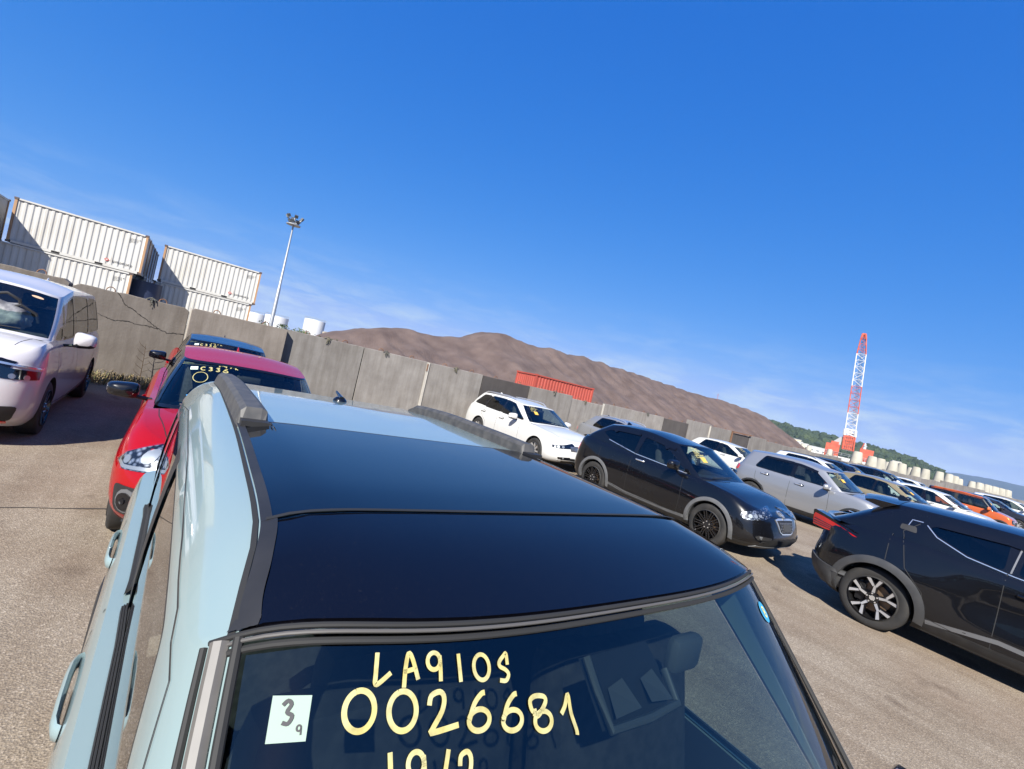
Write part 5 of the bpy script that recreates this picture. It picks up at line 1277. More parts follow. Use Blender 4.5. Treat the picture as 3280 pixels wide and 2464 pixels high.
# camera housing behind the glass: tray with two hooded ramps
HSG=mat('camera_housing',(.03,.033,.038),.5); HSL=mat('camera_housing_lit',(.10,.11,.12),.45)  # paler copy puts the lit edges and ramps into the colour
hq=lambda a,b_,o: hit(T.bvw,PW,a,b_,o)[0]
ho=mesh('camera_housing',[hq(-.114,.043,-.03),hq(-.104,-.049,-.03),hq(.054,-.047,-.03),hq(.061,.006,-.03),hq(.05,.045,-.03)],[(0,1,2,3,4)],HSG,TR,False)
mb=MB(); mb.tube([hq(-.114,.043,-.012),hq(-.110,-.0,-.012),hq(-.104,-.049,-.012),hq(-.02,-.052,-.012),hq(.054,-.047,-.012),hq(.060,.0,-.02)],.0065,8); mb.build('housing_rim',HSL,ho,True)
for rr in([(-.0745,-.0026),(-.038,.0048),(-.0319,-.0367),(-.0903,-.0388)],[(.0027,-.0027),(.0377,.0054),(.0449,-.0403),(-.0065,-.0345)]):
    mesh('camera_hood',[hq(rr[0][0],rr[0][1],-.026),hq(rr[1][0],rr[1][1],-.026),hq(rr[2][0],rr[2][1],-.010),hq(rr[3][0],rr[3][1],-.010)],[(0,1,2,3)],HSL,ho,False)
rbox('rear_view_mirror',(.165,1.06,1.452),(.085,.03,.065),mat('mirror_back',(.12,.13,.14),.5),TR,.014)
# interior things seen through the windscreen
rbox('sun_visor',(-.33,1.235,1.505),(.42,.12,.015),SEAT,TR,.006,('X',R(-20))); rbox('sun_visor',(.33,1.235,1.505),(.42,.12,.015),SEAT,TR,.006,('X',R(-20)))
rbox('drive_recorder',(-.36,.86,1.30),(.08,.05,.05),INT,TR,.015); rbox('recorder_light',(-.335,.83,1.30),(.016,.006,.006),RED,TR,.002)
# round blue inspection sticker on the far windscreen corner
bl=[(.470+.020*math.cos(a),.046+.022*math.sin(a)) for a in [2*PI*k/18 for k in range(18)]]
mesh('round_sticker',[hit(T.bvw,PW,a,b_,.0016)[0] for a,b_ in bl],[tuple(range(18))],mat('sticker_blue',(.05,.35,.62),.5),TR,False)
write(T,T.bvw,PW,'8',.462,.036,.020,.018,.02,0,.004,'sticker_digit',mat('digit_yellow',(.75,.75,.3),.6))
# front end of the near car (below the frame)
lamp(T,rect(.0,.74,.30,.18,.04),R(15),.52,.0,dots=((0,.74,.055),))
patch(T,rect(0,.66,.7,.16,.03),P_F,'grille',PLAST); patch(T,rect(0,.42,1.0,.16,.03),P_F,'lower_grille',PLAST)
lamp(T,rect(.0,.86,.12,.3,.03),R(180),.62,3.4,'tail_lamp',RED)

# ================================================================== black coupe-SUV (front right of the near car)
sp=std(4.295,1.77,1.605,.86,2.61,.334,.80,1.0,1.03,1.16,1.02,1.72,4.08,3.62,1.475,1.545,1.47,.865,.66,paint=P_BLK,cladq=.17,clad=PLAST,bulge=.015,arch=1.10,pill=(2.62,2.58,3.45,3.30),
 wheel=dict(n=10,mesh=True,mat=RIMB,edge=RIMB,rim=.70),tw=.215,glass_f=GL)
g=sp['g']; Z=(sp['zs'],g['zr']); fb,ft=front_edge(g)
zsv=pchip(sp['zs']); zrv=pchip(g['zr'])
g['panes']=[('f',zpane(*Z,fb,ft,2.57,2.54,.03,.085),GL),('r',[(2.66,zsv(2.66)+.03),(3.0,zsv(3.0)+.05),(3.36,zsv(3.36)+.11),(3.58,zrv(3.58)-.16),(3.40,zrv(3.40)-.10),(3.0,zrv(3.0)-.085),(2.66,zrv(2.66)-.085)],GLD)]
V=car('coupe_suv','black coupe-like SUV with grey wheel arches facing right beside the white wagon',sp,(8.17,3.09,0))
dress(V,True,([(2.42,.985)],0,CHROME),(1.62,1.12,(.125,.10,.085)),GLOSSB)
arches(V,.062,GREYPL)
seams(V,[[(.95,.33),(1.6,.30),(2.6,.31),(3.05,.36)]],.05,'sill_trim',GREYPL)
seams(V,[[(1.45,zsv(1.45)+.005),(2.0,zsv(2.0)+.012),(2.62,zsv(2.62)+.012),(3.36,zsv(3.36)+.085)]],.012,'waist_chrome',CHROME)
seams(V,[[(1.5,.60),(2.4,.66),(3.1,.80)]],.02,'door_crease',GLOSSB)
# visors over the windows
for s in(-1,1):
    for a,b_ in((1.85,2.55),(2.68,3.4)):
        decal(V.bv,[(a+(b_-a)*k/6,zrv(a+(b_-a)*k/6)-.125) for k in range(7)]+[(b_+(a-b_)*k/6,zrv(b_+(a-b_)*k/6)-.07) for k in range(7)],side(V,s),.016,'window_visor',GLOSSB,V.root,.08,0)
lamp(V,[(-.30,.735),(-.08,.665),(.16,.625),(.24,.66),(.22,.72),(-.02,.79),(-.25,.83),(-.34,.84)][::-1],R(38),.62,.28,dots=((.10,.69,.030),(.02,.705,.030),(-.06,.725,.028),(-.13,.75,.024)),lens=LENS)
for s in(-1,1):
    pr=oblique(R(38)*(-s),s*.62,.28)
    for k in range(6): decal(V.bvb,[((-.24+.07*k)*s+.010*math.cos(t),.742-.020*k+.008*math.sin(t)) for t in [2*PI*j/8 for j in range(8)]],pr,.014,'day_lamp',LED,V.root,.03,.004)
patch(V,[(-.30,.70),(-.22,.52),(-.15,.485),(.15,.485),(.22,.52),(.30,.70),(.2,.715),(-.2,.715)],P_F,'grille',CHROME,.010); patch(V,[(-.265,.685),(-.20,.53),(-.14,.505),(.14,.505),(.20,.53),(.265,.685),(.18,.69),(-.18,.69)],P_F,'grille_mesh',PLAST,.016)
HEXM=mat('grille_hex_edge',(.12,.12,.13),.4,.4)
for r_ in range(4):
    for k in range(-4,5):
        x=k*.055+(r_%2)*.027; z=.535+.038*r_
        if abs(x)<.21: patch(V,[(x+.022*math.cos(t),z+.015*math.sin(t)) for t in [PI/3*j for j in range(6)]],P_F,'mesh_cell',HEXM,.019,None,.05,.002)
patch(V,rect(0,.585,.24,.10,.01),P_F,'plate_holder',PLATE,.026); letters_H(V,0,.745,1.05,.014)
patch(V,[(-.62,.735),(-.2,.715),(.2,.715),(.62,.735),(.6,.755),(.2,.735),(-.2,.735),(-.6,.755)],P_F,'grille_wing',GLOSSB,.012)
patch(V,[(-.62,.28),(.62,.28),(.60,.36),(.35,.42),(-.35,.42),(-.60,.36)],P_F,'lower_intake',PLAST,.008); patch(V,[(-.66,.235),(.66,.235),(.62,.275),(-.62,.275)],P_F,'lip_trim',GREYPL,.014)
lamp(V,[(-.14,.395),(.10,.375),(.14,.41),(.09,.44),(-.16,.43)],R(22),.60,.06,'fog_lamp_bezel',PLAST,dots=((.06,.41,.028),),off=.010,dm=LAMPH)
lamp(V,[(-.10,.80),(.05,.80),(.2,.86),(.26,.93),(.05,.97),(-.12,.93)],R(180-52),.72,4.12,'tail_lamp',RED)
fin(V,3.5,P_BLK); scrib(V,1,-.78,-.42,.6,.92,rows=5)
patch(V,rect(0,1.0,.001,.001,.0001),P_F,'nose_cap',P_BLK)
bpy.data.objects.remove(V.root.children[-1])

# ================================================================== black crossover, right foreground
def chr_warp(x,y,z,q,t):
    # muscular rear haunch and waist pinch ahead of it
    k=math.exp(-((y-3.42)/.55)**2)*math.exp(-((z-.74)/.26)**2); p=math.exp(-((y-2.45)/.6)**2)*math.exp(-((z-.72)/.22)**2)
    f=sstep(x/.8*1.6-.6); return x+(.055*k-.05*p)*f,y,z
sp=std(4.36,1.795,1.55,.89,2.64,.345,.80,.99,1.03,1.10,1.05,1.70,4.16,3.92,1.43,1.495,1.40,.855,.62,paint=P_BLK,cladq=.17,clad=PLAST,bulge=.01,arch=1.12,pill=(2.55,2.5,3.2,3.0),warp=[chr_warp],
 wheel=dict(n=5,fork=True,mat=RIMS,edge=RIMD,rim=.71,ph=.25),tw=.215,LR=.55,nR=3.0,yR=[(0,.20),(.12,.06),(.28,.0),(.45,.0),(.62,.03),(.8,.05),(.92,.04),(1,.06)])
sp['zs']=[(0,.74),(.25,.80),(.63,.92),(1.17,.99),(2.05,1.04),(2.9,1.10),(3.4,1.12),(4.0,1.09),(4.33,1.075)]
g=sp['g']; fb,ft=front_edge(g); zsv=pchip(sp['zs']); zrv=pchip(g['zr'])
g.update(R0=4.28,R1=3.66,rw=(.78,.30,.88),rv=.85)
g['panes']=[('f',zpane(sp['zs'],g['zr'],fb,ft,2.48,2.45,.03,.09),GLD),('r',[(2.58,zsv(2.58)+.03),(2.86,zsv(2.86)+.055),(3.10,zsv(3.10)+.13),(3.22,zrv(3.22)-.17),(3.10,zrv(3.10)-.11),(2.58,zrv(2.58)-.09)],GLD)]
X=car('crossover','black crossover with two-tone alloy wheel cut off by the right edge',sp,(7.87,-1.90,0))
dress(X,True,([(2.35,.93)],0,P_BLK),(1.60,1.08,(.12,.10,.08)),P_BLK)
arches(X,.085,DGREY,off=.016); 
seams(X,[[(1.30,.335),(1.9,.40),(2.5,.42),(3.05,.33)]],.045,'sill_bright_trim',mat('satin_trim',(.22,.225,.235),.4,.5)); seams(X,[[(1.25,.27),(2.0,.28),(3.08,.27)]],.11,'sill_trim',DGREY)
seams(X,[[(1.5,zsv(1.5)+.01),(2.5,zsv(2.5)+.012),(2.86,zsv(2.86)+.035),(3.13,zsv(3.13)+.125),(3.24,zrv(3.24)-.15)]],.009,'waist_chrome',CHROME)
seams(X,[[(3.28,zrv(3.28)-.13),(3.38,zrv(3.38)-.13),(3.40,zrv(3.4)-.22)]],.008,'quarter_trim',CHROME)
for s in(-1,1): decal(X.bv,roundpoly([(3.30,zrv(3.3)-.27),(3.46,zrv(3.46)-.26),(3.46,zrv(3.46)-.20),(3.32,zrv(3.32)-.20)],.02,3),side(X,s),.004,'rear_door_handle',PLAST,X.root,.04,.0)
seams(X,[[(3.07,.42),(3.12,.62),(3.30,.82),(3.36,1.05),(3.42,1.2),(3.30,1.33)]],.007)
for s in(-1,1):
    decal(X.bv,[(1.95,zrv(1.95)-.125),(2.6,zrv(2.6)-.13),(3.15,zrv(3.15)-.145),(3.12,zrv(3.12)-.085),(2.6,zrv(2.6)-.07),(1.95,zrv(1.95)-.07)],side(X,s),.014,'window_visor',GLOSSB,X.root,.08,0)
    ribbon(X.bv,[(2.53,zsv(2.53)+.03),(2.50,zrv(2.5)-.13)],.014,side(X,s),.004,'pillar_trim',mat('satin_trim',(.22,.225,.235),.4,.5),X.root,.05)
# tail lamps: black fins at the rear corners with three-bar red lamps set in
for s in(-1,1):
    # fin outline in side view (y,z), and lamp inside it
    def fx(y): return .872-.24*max(0,(y-3.80)/.58)**1.5
    fo=[(3.52,.945),(3.90,1.045),(4.20,1.10),(4.37,1.13),(4.40,1.115),(4.385,.99),(4.36,.915),(4.15,.915),(3.9,.93)]
    fl=[(3.76,.958),(3.98,1.025),(4.22,1.07),(4.36,1.085),(4.375,1.05),(4.36,.935),(4.2,.925),(4.0,.935)]
    P0=resample(fo,.05); pts,tr=cdt_fill(P0,.06); nb=len(P0); vs=[(s*(fx(y)+.0),y,z) for y,z in pts]; fs=[t if s>0 else t[::-1] for t in tr]
    k=len(vs); vs+=[(s*(fx(y)-.14),y-.02,z) for y,z in P0]; fs+=[(i,(i+1)%nb,k+(i+1)%nb,k+i) for i in range(nb)]
    tl=mesh('tail_fin',vs,fs,P_BLK,X.root,True,None,40); bb=bmesh.new(); bb.from_mesh(tl.data); bmesh.ops.recalc_face_normals(bb,faces=bb.faces); bb.to_mesh(tl.data); bb.free()
    P1=resample(fl,.04); pts,tr=cdt_fill(P1,.05); nb=len(P1); vs=[(s*(fx(y)+.012),y+.004,z) for y,z in pts]; fs=[t for t in tr]
    k=len(vs); vs+=[(s*(fx(y)-.01),y,z) for y,z in P1]; fs+=[(i,(i+1)%nb,k+(i+1)%nb,k+i) for i in range(nb)]
    lp=mesh('tail_lamp',vs,fs,RED,tl,True,None,40); bb=bmesh.new(); bb.from_mesh(lp.data); bmesh.ops.recalc_face_normals(bb,faces=bb.faces); bb.to_mesh(lp.data); bb.free()
    for (y0,z0,y1,z1) in((4.02,.985,4.35,1.022),(3.99,.965,4.355,.99),(4.05,.95,4.355,.962)):
        mb=MB(); mb.tube([(s*(fx(y0+(y1-y0)*q/5)+.013),y0+(y1-y0)*q/5+.003,z0+(z1-z0)*q/5) for q in range(6)],.0045,6); mb.build('lamp_rib',REDD,lp,True)
# duck-tail lip over the lamps and the roof spoiler
vs=[];fs=[];n=12
for k in range(-n,n+1):
    f=k/n; x=.83*f; y=4.36-.36*abs(f)**2.2; z=1.105-.015*f*f
    vs+=[(x*.98,y-.20,z-.02),(x,y+.01,z+.012),(x,y+.022,z),(x,y-.01,z-.03)]
for k in range(2*n):
    for j in range(3): a=k*4+j; fs.append((a,a+1,a+5,a+4))
mesh('tail_spoiler',vs,fs,P_BLK,X.root,True,None,40)
vs=[];fs=[]
for k in range(-n,n+1):
    f=k/n; x=.60*f; y=3.98-.10*abs(f)**2.5; z=1.455+.055*(1-f*f)
    vs+=[(x,3.55,X.roofz(x,3.55)+.004),(x,3.80,z+.012),(x,y,z-.012),(x,y-.005,z-.032),(x*.97,3.70,z-.07)]
for k in range(2*n):
    for j in range(4): a=k*5+j; fs.append((a,a+1,a+6,a+5))
fs+=[(0,1,2,3,4),tuple(2*n*5+j for j in range(5))]
mesh('roof_spoiler',vs,fs,P_BLK,X.root,True,None,40); fin(X,3.62,P_BLK)
# black bumper corner with reflector
lamp(X,[(-.45,.30),(.30,.30),(.30,.52),(.1,.60),(-.1,.55),(-.40,.50)],R(180-40),.72,4.2,'rear_bumper_trim',DGREY,off=.022)
patch(X,rect(0,.30,1.3,.2,.03),P_B,'diffuser',PLAST); lamp(X,rect(0,.7,.30,.12,.03),R(35),.6,.2); patch(X,rect(0,.5,1.1,.2,.04),P_F,'grille',PLAST)
# emblem on the visible hub: two crossed rings
for w_ in [c for c in X.root.children if c.name.startswith('wheel') and not c.name.startswith('wheel_')]: pass

# ================================================================== white estate car by the wall
sp=std(4.775,1.83,1.49,  .93,2.79,.325,.80,.95,.97,1.03,1.28,2.02,4.62,4.35,1.385,1.445,1.385,.85,.66,paint=P_WHT,clad=PLAST,cladq=.06,pill=(2.82,2.78,3.78,3.66),wheel=dict(n=9,mat=RIMS,edge=RIMS,w0=.03,w1=.035),tw=.215)
g=sp['g']; Z=(sp['zs'],g['zr']); fb,ft=front_edge(g); g['panes']=[('f',zpane(*Z,fb,ft,2.79,2.75,.03,.07),GL),('r',zpane(*Z,2.88,2.84,3.70,3.58,.03,.07),GLD),('q',zpane(*Z,3.80,3.68,4.30,4.06,.05,.075),GLD)]
g['black'].append([(3.66,1.03),(3.84,1.03),(3.72,1.36),(3.56,1.36)])
E_=car('estate_car','white estate car with roof rails parked nose out against the wall',sp,(8.50,8.05,0))
dress(E_,True,([(2.62,.86),(3.62,.89)],0,P_WHT),(1.92,1.02,(.13,.10,.085)),P_WHT); rails(E_,2.5,4.2,.56,RIMS)
seams(E_,[[(1.0,.745),(2.0,.80),(3.5,.83),(4.5,.85)]],.012,'shoulder_crease',P_WHT)
lamp(E_,[(-.32,.70),(-.28,.62),(0,.585),(.24,.575),(.26,.63),(0,.67),(-.25,.74)],R(30),.62,.2,housing=GLOSSB,dots=((.10,.615,.03),(-.02,.625,.032),(.18,.60,.02)),lens=LENS)
patch(E_,[(-.42,.56),(.42,.56),(.45,.66),(.3,.685),(-.3,.685),(-.45,.66)],P_F,'grille',PLAST,.008)
grille_bars(E_,[rect(0,.575+.027*k,.86,.009,.003) for k in range(4)],CHROME,.016)
o=patch(E_,[(.055*math.cos(a),.63+.055*math.sin(a)) for a in [2*PI*k/20 for k in range(20)]],P_F,'emblem',CHROME,.022); patch(E_,[(.045*math.cos(a),.63+.045*math.sin(a)) for a in [2*PI*k/20 for k in range(20)]],P_F,'emblem_field',PLAST,.026)
for zg in([(-.028,.66),(-.012,.615),(0,.648),(.012,.615),(.028,.66)],[(-.016,.668),(0,.645),(.016,.668)]): 
    mb=MB(); ribbon(E_.bvb,zg,.007,P_F,.030,'',None,None,.02,mb); mb.build('emblem_letter',CHROME,E_.root,True,None)
patch(E_,[(-.6,.26),(.6,.26),(.66,.34),(.55,.39),(-.55,.39),(-.66,.34)],P_F,'lower_intake',PLAST,.008); grille_bars(E_,[rect(0,.325,1.0,.01,.003)],CHROME,.014)
lamp(E_,[(-.18,.36),(.12,.335),(.14,.375),(-.18,.41)],R(25),.62,.08,'fog_lamp',GLOSSB,dots=((.0,.37,.022),),off=.012); lamp(E_,[(-.20,.325),(.14,.295),(.14,.305),(-.2,.337)],R(25),.62,.08,'bumper_chrome',CHROME,off=.015)
patch(E_,rect(0,.23,1.3,.03,.01),P_F,'lip_trim',PLAST,.012)
lamp(E_,[(-.1,.80),(.25,.80),(.25,.90),(-.05,.94)],R(180-50),.75,4.65,'tail_lamp',RED); fin(E_,4.1,P_WHT); scrib(E_,2,-.8,-.35,.62,.92,rows=4)

# ================================================================== silver compact SUV
sp=std(3.995,1.695,1.62,.735,2.525,.33,.90,1.05,1.07,1.13,.92,1.48,3.82,3.62,1.475,1.555,1.50,.875,.70,paint=P_SIL,cladq=.14,clad=PLAST,pill=(2.30,2.28,3.12,3.02),wheel=dict(n=5,mat=RIMS,edge=RIMD,fork=True),arch=1.12,tub=.78)
g=sp['g']; Z=(sp['zs'],g['zr']); fb,ft=front_edge(g); g['panes']=[('f',zpane(*Z,fb,ft,2.26,2.24,.03,.07),GL),('r',zpane(*Z,2.36,2.34,3.28,3.10,.03,.07),GLD)]; g['rw']=(.9,.28,.93)
S1=car('compact_suv','silver compact SUV with red tail lamp between black and gold cars',sp,(14.45,3.1,0))
dress(S1,True,([(2.08,.955),(2.98,.985)],0,CHROME),(1.40,1.09,(.125,.10,.085)),P_SIL); arches(S1,.05,PLAST)
seams(S1,[[(1.0,.46),(2.4,.50),(3.0,.56)]],.05,'door_crease',P_SIL)
lamp(S1,[(-.22,.80),(.15,.76),(.2,.84),(-.2,.88)],R(28),.6,.12,lens=LENS,dots=((0,.82,.03),)); patch(S1,rect(0,.62,.9,.25,.05),P_F,'grille',PLAST)
lamp(S1,[(-.12,.92),(.12,.90),(.24,.97),(.22,1.06),(-.05,1.07),(-.14,1.02)],R(180-55),.72,3.85,'tail_lamp',RED,off=.02); scrib(S1,3,-.8,-.35,.6,.92,WPAPER if 0 else YEL,rows=5)
for s in(-1,1):
    zr_=pchip(sp['g']['zr'])
    decal(S1.bv,[(1.75,zr_(1.75)-.12),(2.26,zr_(2.26)-.115),(2.36,zr_(2.36)-.115),(3.05,zr_(3.05)-.115),(3.05,zr_(3.05)-.06),(2.3,zr_(2.3)-.06),(1.75,zr_(1.75)-.06)],side(S1,s),.014,'window_visor',GLOSSB,S1.root,.08,0)

# ================================================================== white people carrier, left edge
sp=std(4.69,1.695,1.84,.90,2.89,.325,1.02,1.13,1.10,1.14,.72,1.52,4.60,4.46,1.66,1.755,1.70,.90,.76,paint=P_PEARL,clad=P_PEARL,pill=(2.30,2.28,3.45,3.43),wheel=dict(n=9,mat=RIMB,edge=RIMB),arch=1.13,tub=.85,nF=3.2,LF=.5,crown=.05,
  yF=[(0,.12),(.1,.03),(.25,0),(.5,.01),(.75,.04),(.92,.07),(1,.13)])
g=sp['g']; Z=(sp['zs'],g['zr']); g['LF']=(.34,.30); fb,ft=front_edge(g)
g['panes']=[('q0',zpane(*Z,fb,fb+.23,1.50,1.50,.03,.36),GL),('f',zpane(*Z,1.56,ft+.05,2.24,2.22,.03,.08),GLD),('r',zpane(*Z,2.36,2.34,3.38,3.36,.03,.08),GLD),('q',zpane(*Z,3.52,3.50,4.36,4.26,.03,.08),GLD)]
g['black']+= [[(1.46,1.15),(1.60,1.15),(1.72,1.62),(1.60,1.55)],[(3.36,1.15),(3.56,1.15),(3.54,1.66),(3.34,1.66)]]
M=car('people_carrier','white people carrier with a bag behind its windscreen at the left edge',sp,(-1.985,6.78,0))
dress(M,True,([(2.10,1.02),(2.48,1.02)],0,P_PEARL),(1.40,1.16,(.115,.10,.10)),P_PEARL)
seams(M,[[(1.1,.26),(2.2,.25),(3.3,.27)]],.08,'sill_trim',P_PEARL); fin(M,4.35,P_PEARL,.08,.2)
lamp(M,[(-.36,.90),(-.32,.79),(0,.745),(.30,.74),(.32,.83),(.0,.86),(-.30,.98)],R(32),.58,.14,housing=GLOSSB,dots=((.05,.775,.028),(.17,.765,.028),(-.08,.79,.026)),lens=LENS)
patch(M,[(-.62,.855),(.62,.855),(.66,.925),(.55,.95),(-.55,.95),(-.66,.925)],P_F,'upper_grille',GLOSSB,.008); lamp(M,[(-.34,.935),(.34,.845),(.34,.865),(-.34,.955)],R(32),.58,.14,'chrome_wing',CHROME,off=.014)
patch(M,[(-.44,.62),(.44,.62),(.46,.80),(-.46,.80)],P_F,'grille',GLOSSB,.008); grille_bars(M,[rect(0,.65+.04*k,.86,.012,.004) for k in range(4)],CHROME,.014)
patch(M,roundpoly([(-.70,.30),(.70,.30),(.74,.46),(-.74,.46)],.04,3),P_F,'lower_intake',PLAST,.010); patch(M,rect(0,.285,1.35,.022,.006),P_F,'intake_red_line',RED,.016)
oval=[(.47+.055*math.cos(a),.022*math.sin(a)) for a in [2*PI*k/16 for k in range(16)]]
bmw=bmesh.new(); bmw.from_mesh(M.glass['windscreen'].data); bmesh.ops.recalc_face_normals(bmw,faces=bmw.faces); Mbv=BVHTree.FromBMesh(bmw); bmw.free()
p0=Vector(M.S(.1,.85)); PM=Proj(Vector((0,p0.y,p0.z))+Vector((0,-1,1)).normalized(),(1,0,0),Vector((0,.7,.7)),Vector((0,1,-1)).normalized())
mesh('oval_sticker',[hit(Mbv,PM,a,b_,.003)[0] for a,b_ in oval],[tuple(range(16))],mat('sticker_peach',(.75,.5,.32),.6),M.root,False)
BAGX=-1.74
# bag on the dashboard of the people carrier (a thing of its own)
BAG=mat('bag_white',(.3,.3,.31),.6); noise_col(BAG,(.10,.10,.11),(.30,.30,.31),7,6,.35,.6,bump=.6,bscale=10,bdist=.03)
bm=bmesh.new(); bmesh.ops.create_icosphere(bm,subdivisions=4,radius=1)
for v_ in bm.verts:
    d=1+.22*mn.noise(v_.co*1.6)+.10*mn.noise(v_.co*4.2)+.05*mn.noise(v_.co*9); v_.co=Vector((v_.co.x*.30*d,v_.co.y*.17*d,max(-.11,v_.co.z*.17*d*(1.2 if v_.co.z>0 else .8))))
bag=empty('plastic_bag',(BAGX,6.78+1.20,1.28)); tag(bag,'crumpled white bag with dark handles behind the people carrier windscreen','bag'); bmobj('bag_body',bm,BAG,bag,True,60)
mb=MB(); mb.tube([(-.12,0,.14),(-.1,-.02,.27),(.02,-.03,.31),(.13,-.02,.25),(.16,0,.12)],.018,7); mb.tube([(.05,-.05,.14),(.16,-.08,.2),(.3,-.06,.12),(.33,-.04,.02)],.016,7); mb.build('handle',INT,bag,True)

# ================================================================== two red hatchbacks
def hatch(label,roofm,loc,seed):
    sp=std(3.89,1.735,1.50,.80,2.45,.31,.82,.96,.97,1.08,1.02,1.60,3.72,3.42,1.395,1.455,1.40,.855,.68,paint=P_RED,roofm=roofm,pillar=GLOSSB,clad=PLAST,cladq=.07,bulge=.03,pill=(2.30,2.27,3.0,2.88),wheel=dict(n=5,mat=RIMS,edge=RIMD,fork=True),nF=3.0,LF=.62,yF=[(0,.16),(.1,.06),(.28,0),(.5,.01),(.75,.05),(.92,.12),(1,.24)])
    H=car('hatchback',label,sp,loc)
    dress(H,True,([(2.08,.88)],0,P_RED),(1.47,1.03,(.12,.10,.07)),GLOSSB); fin(H,3.35,P_RED if roofm is P_RED else GLOSSB)
    lamp(H,[(-.28,.90),(-.31,.78),(-.22,.655),(.10,.63),(.21,.67),(.14,.74),(-.06,.84),(-.20,.93)],R(46),.66,.32,dots=((-.06,.745,.05),(.09,.70,.03),(-.19,.81,.035)),lens=LENS)
    for s in(-1,1): ribbon(H.bvb,[(-.255*s,.80),(-.215*s,.675),(.09*s,.65),(.16*s,.675)],.024,oblique(R(46)*(-s),s*.66,.32),.012,'day_light_bar',LED,H.root,.03)
    lamp(H,roundpoly([(-.13,.33),(.12,.33),(.16,.53),(-.11,.53)],.05,4),R(44),.71,.22,'fog_lamp_surround',PLAST,dots=((0.01,.43,.085),),off=.008,dm=mat('fog_ring_grey',(.12,.12,.125),.5)); lamp(H,[(.01+.060*math.cos(a),.43+.060*math.sin(a)) for a in [2*PI*k/16 for k in range(16)]],R(44),.71,.22,'fog_lamp',GLOSSB,dots=((.01,.43,.022),),off=.024,dm=LAMPH)
    patch(H,roundpoly([(-.45,.36),(.45,.36),(.5,.56),(-.5,.56)],.08,4),P_F,'grille',PLAST,.008); patch(H,[(-.8,.20),(.8,.20),(.75,.235),(-.75,.235)],P_F,'lip_trim',PLAST,.02)
    for s in(-1,1): ribbon(H.bvb,[(s*.52,.95),(s*.47,.55),(s*.36,.38)],.01,P_T,.002,'bonnet_crease',P_RED,H.root,.05)
    lamp(H,rect(0,.85,.3,.16,.04),R(180-45),.7,3.7,'tail_lamp',RED)
    bw=bmesh.new(); bw.from_mesh(H.glass['windscreen'].data); bmesh.ops.recalc_face_normals(bw,faces=bw.faces); hv=BVHTree.FromBMesh(bw); bw.free()
    a_=Vector(H.S(0,.85)); q_=Vector(H.S(0,.95)); e2=(q_-a_).normalized(); nn=Vector((0,-e2.z,e2.y)); pr=Proj(a_+nn,(1,0,0),e2,-nn)
    write(H,hv,pr,'C336',-.44,-.015,.055,.05,.062,-.05,.011,'marker_writing',YEL); write(H,hv,pr,'19/K',-.30,.05,.045,.035,.05,-.05,.009,'marker_writing',YEL); write(H,hv,pr,'33',-.52,-.42,.04,.03,.04,0,.009,'marker_writing',mat('blue_marker',(.05,.35,.8),.6))
    write(H,hv,pr,'0',-.50,-.20,.16,.14,.1,0,.006,'marker_ring',YEL)
    mesh('paper_sticker',[hit(hv,pr,a,b_,.003)[0] for a,b_ in((-.52,.0),(-.46,-.004),(-.46,.045),(-.52,.05))],[(0,1,2,3)],mat('sticker_pale',(.62,.75,.65),.6),H.root,False)
    return H
hatch('red hatchback with red roof directly behind the light blue car',P_RED,(.645,3.95,0),1)
hatch('red hatchback with black roof, farther one close to the wall',GLOSSB,(.72,8.12,0),2)

# ================================================================== cars farther right
def far(name,label,sp,loc,mir,hand,seed,roofrail=False,wm=None,rz=0,writing=True,mirm=None,f=True,rear=True):
    K=car(name,label,sp,loc,rz); dress(K,True,hand,mir,mirm)
    hd=K.sp['zs'][1][1]
    lamp(K,[(-.25,hd-.10),(.15,hd-.16),(.22,hd-.06),(-.22,hd+.0)],R(32),.6,.15,lens=LENS,dots=((0,hd-.09,.03),)); patch(K,rect(0,hd-.25,.9,.2,.04),P_F,'grille',PLAST); patch(K,rect(0,.38,1.1,.14,.03),P_F,'lower_intake',PLAST)
    lamp(K,rect(0,hd+.05,.3,.13,.03),R(180-45),.7,K.sp['L']-.1,'tail_lamp',RED)
    if roofrail: rails(K,K.sp['g']['F1']+.5,K.sp['g']['R1']-.2,K.sp['g']['w1']*.88,roofrail)
    if writing: scrib(K,seed,-.8,-.4,.6,.92,rows=4,note=seed%2==0)
    return K
def suv(L,W,H,pt,**k):
    return std(L,W,H,.9,L*.595,.345,H*.52,H*.64,H*.645,H*.70,L*.24,L*.42,L*.965,L*.90,H-.145,H-.055,H-.12,.86,.67,paint=pt,cladq=.14,clad=PLAST,arch=1.12,tub=H*.48,pill=(L*.59,L*.58,L*.82,L*.79),**k)
def low(L,W,H,pt,**k):
    return std(L,W,H,.9,L*.6,.32,H*.50,H*.63,H*.64,H*.70,L*.25,L*.43,L*.94,L*.86,H-.11,H-.05,H-.13,.85,.65,paint=pt,cladq=.08,tub=H*.45,pill=(L*.60,L*.59,L*.80,L*.75),**k)
G_=far('compact_crossover','khaki gold car behind the silver SUV',low(4.1,1.765,1.53,P_GOLD),(21.1,2.95,0),(1.42,1.04,(.125,.1,.085)),([(2.15,.93)],0,P_GOLD),4,mirm=GLOSSB); fin(G_,3.2,P_GOLD)
W15=far('hatchback','white hatchback in front of the orange car',low(4.2,1.76,1.50,P_WHT),(26.4,2.65,0),(1.45,1.03,(.125,.1,.085)),([(2.2,.92)],0,P_WHT),5,mirm=P_WHT); fin(W15,3.5,P_WHT)
import copy
osp=dict(tsp); osp['g']=dict(tg_); osp['paint']=P_ORG; osp['pillar']=GLOSSB; osp['roofm']=GLOSSB; osp['L']=3.395; osp['tub']=.72; osp['seat_y']=1.45
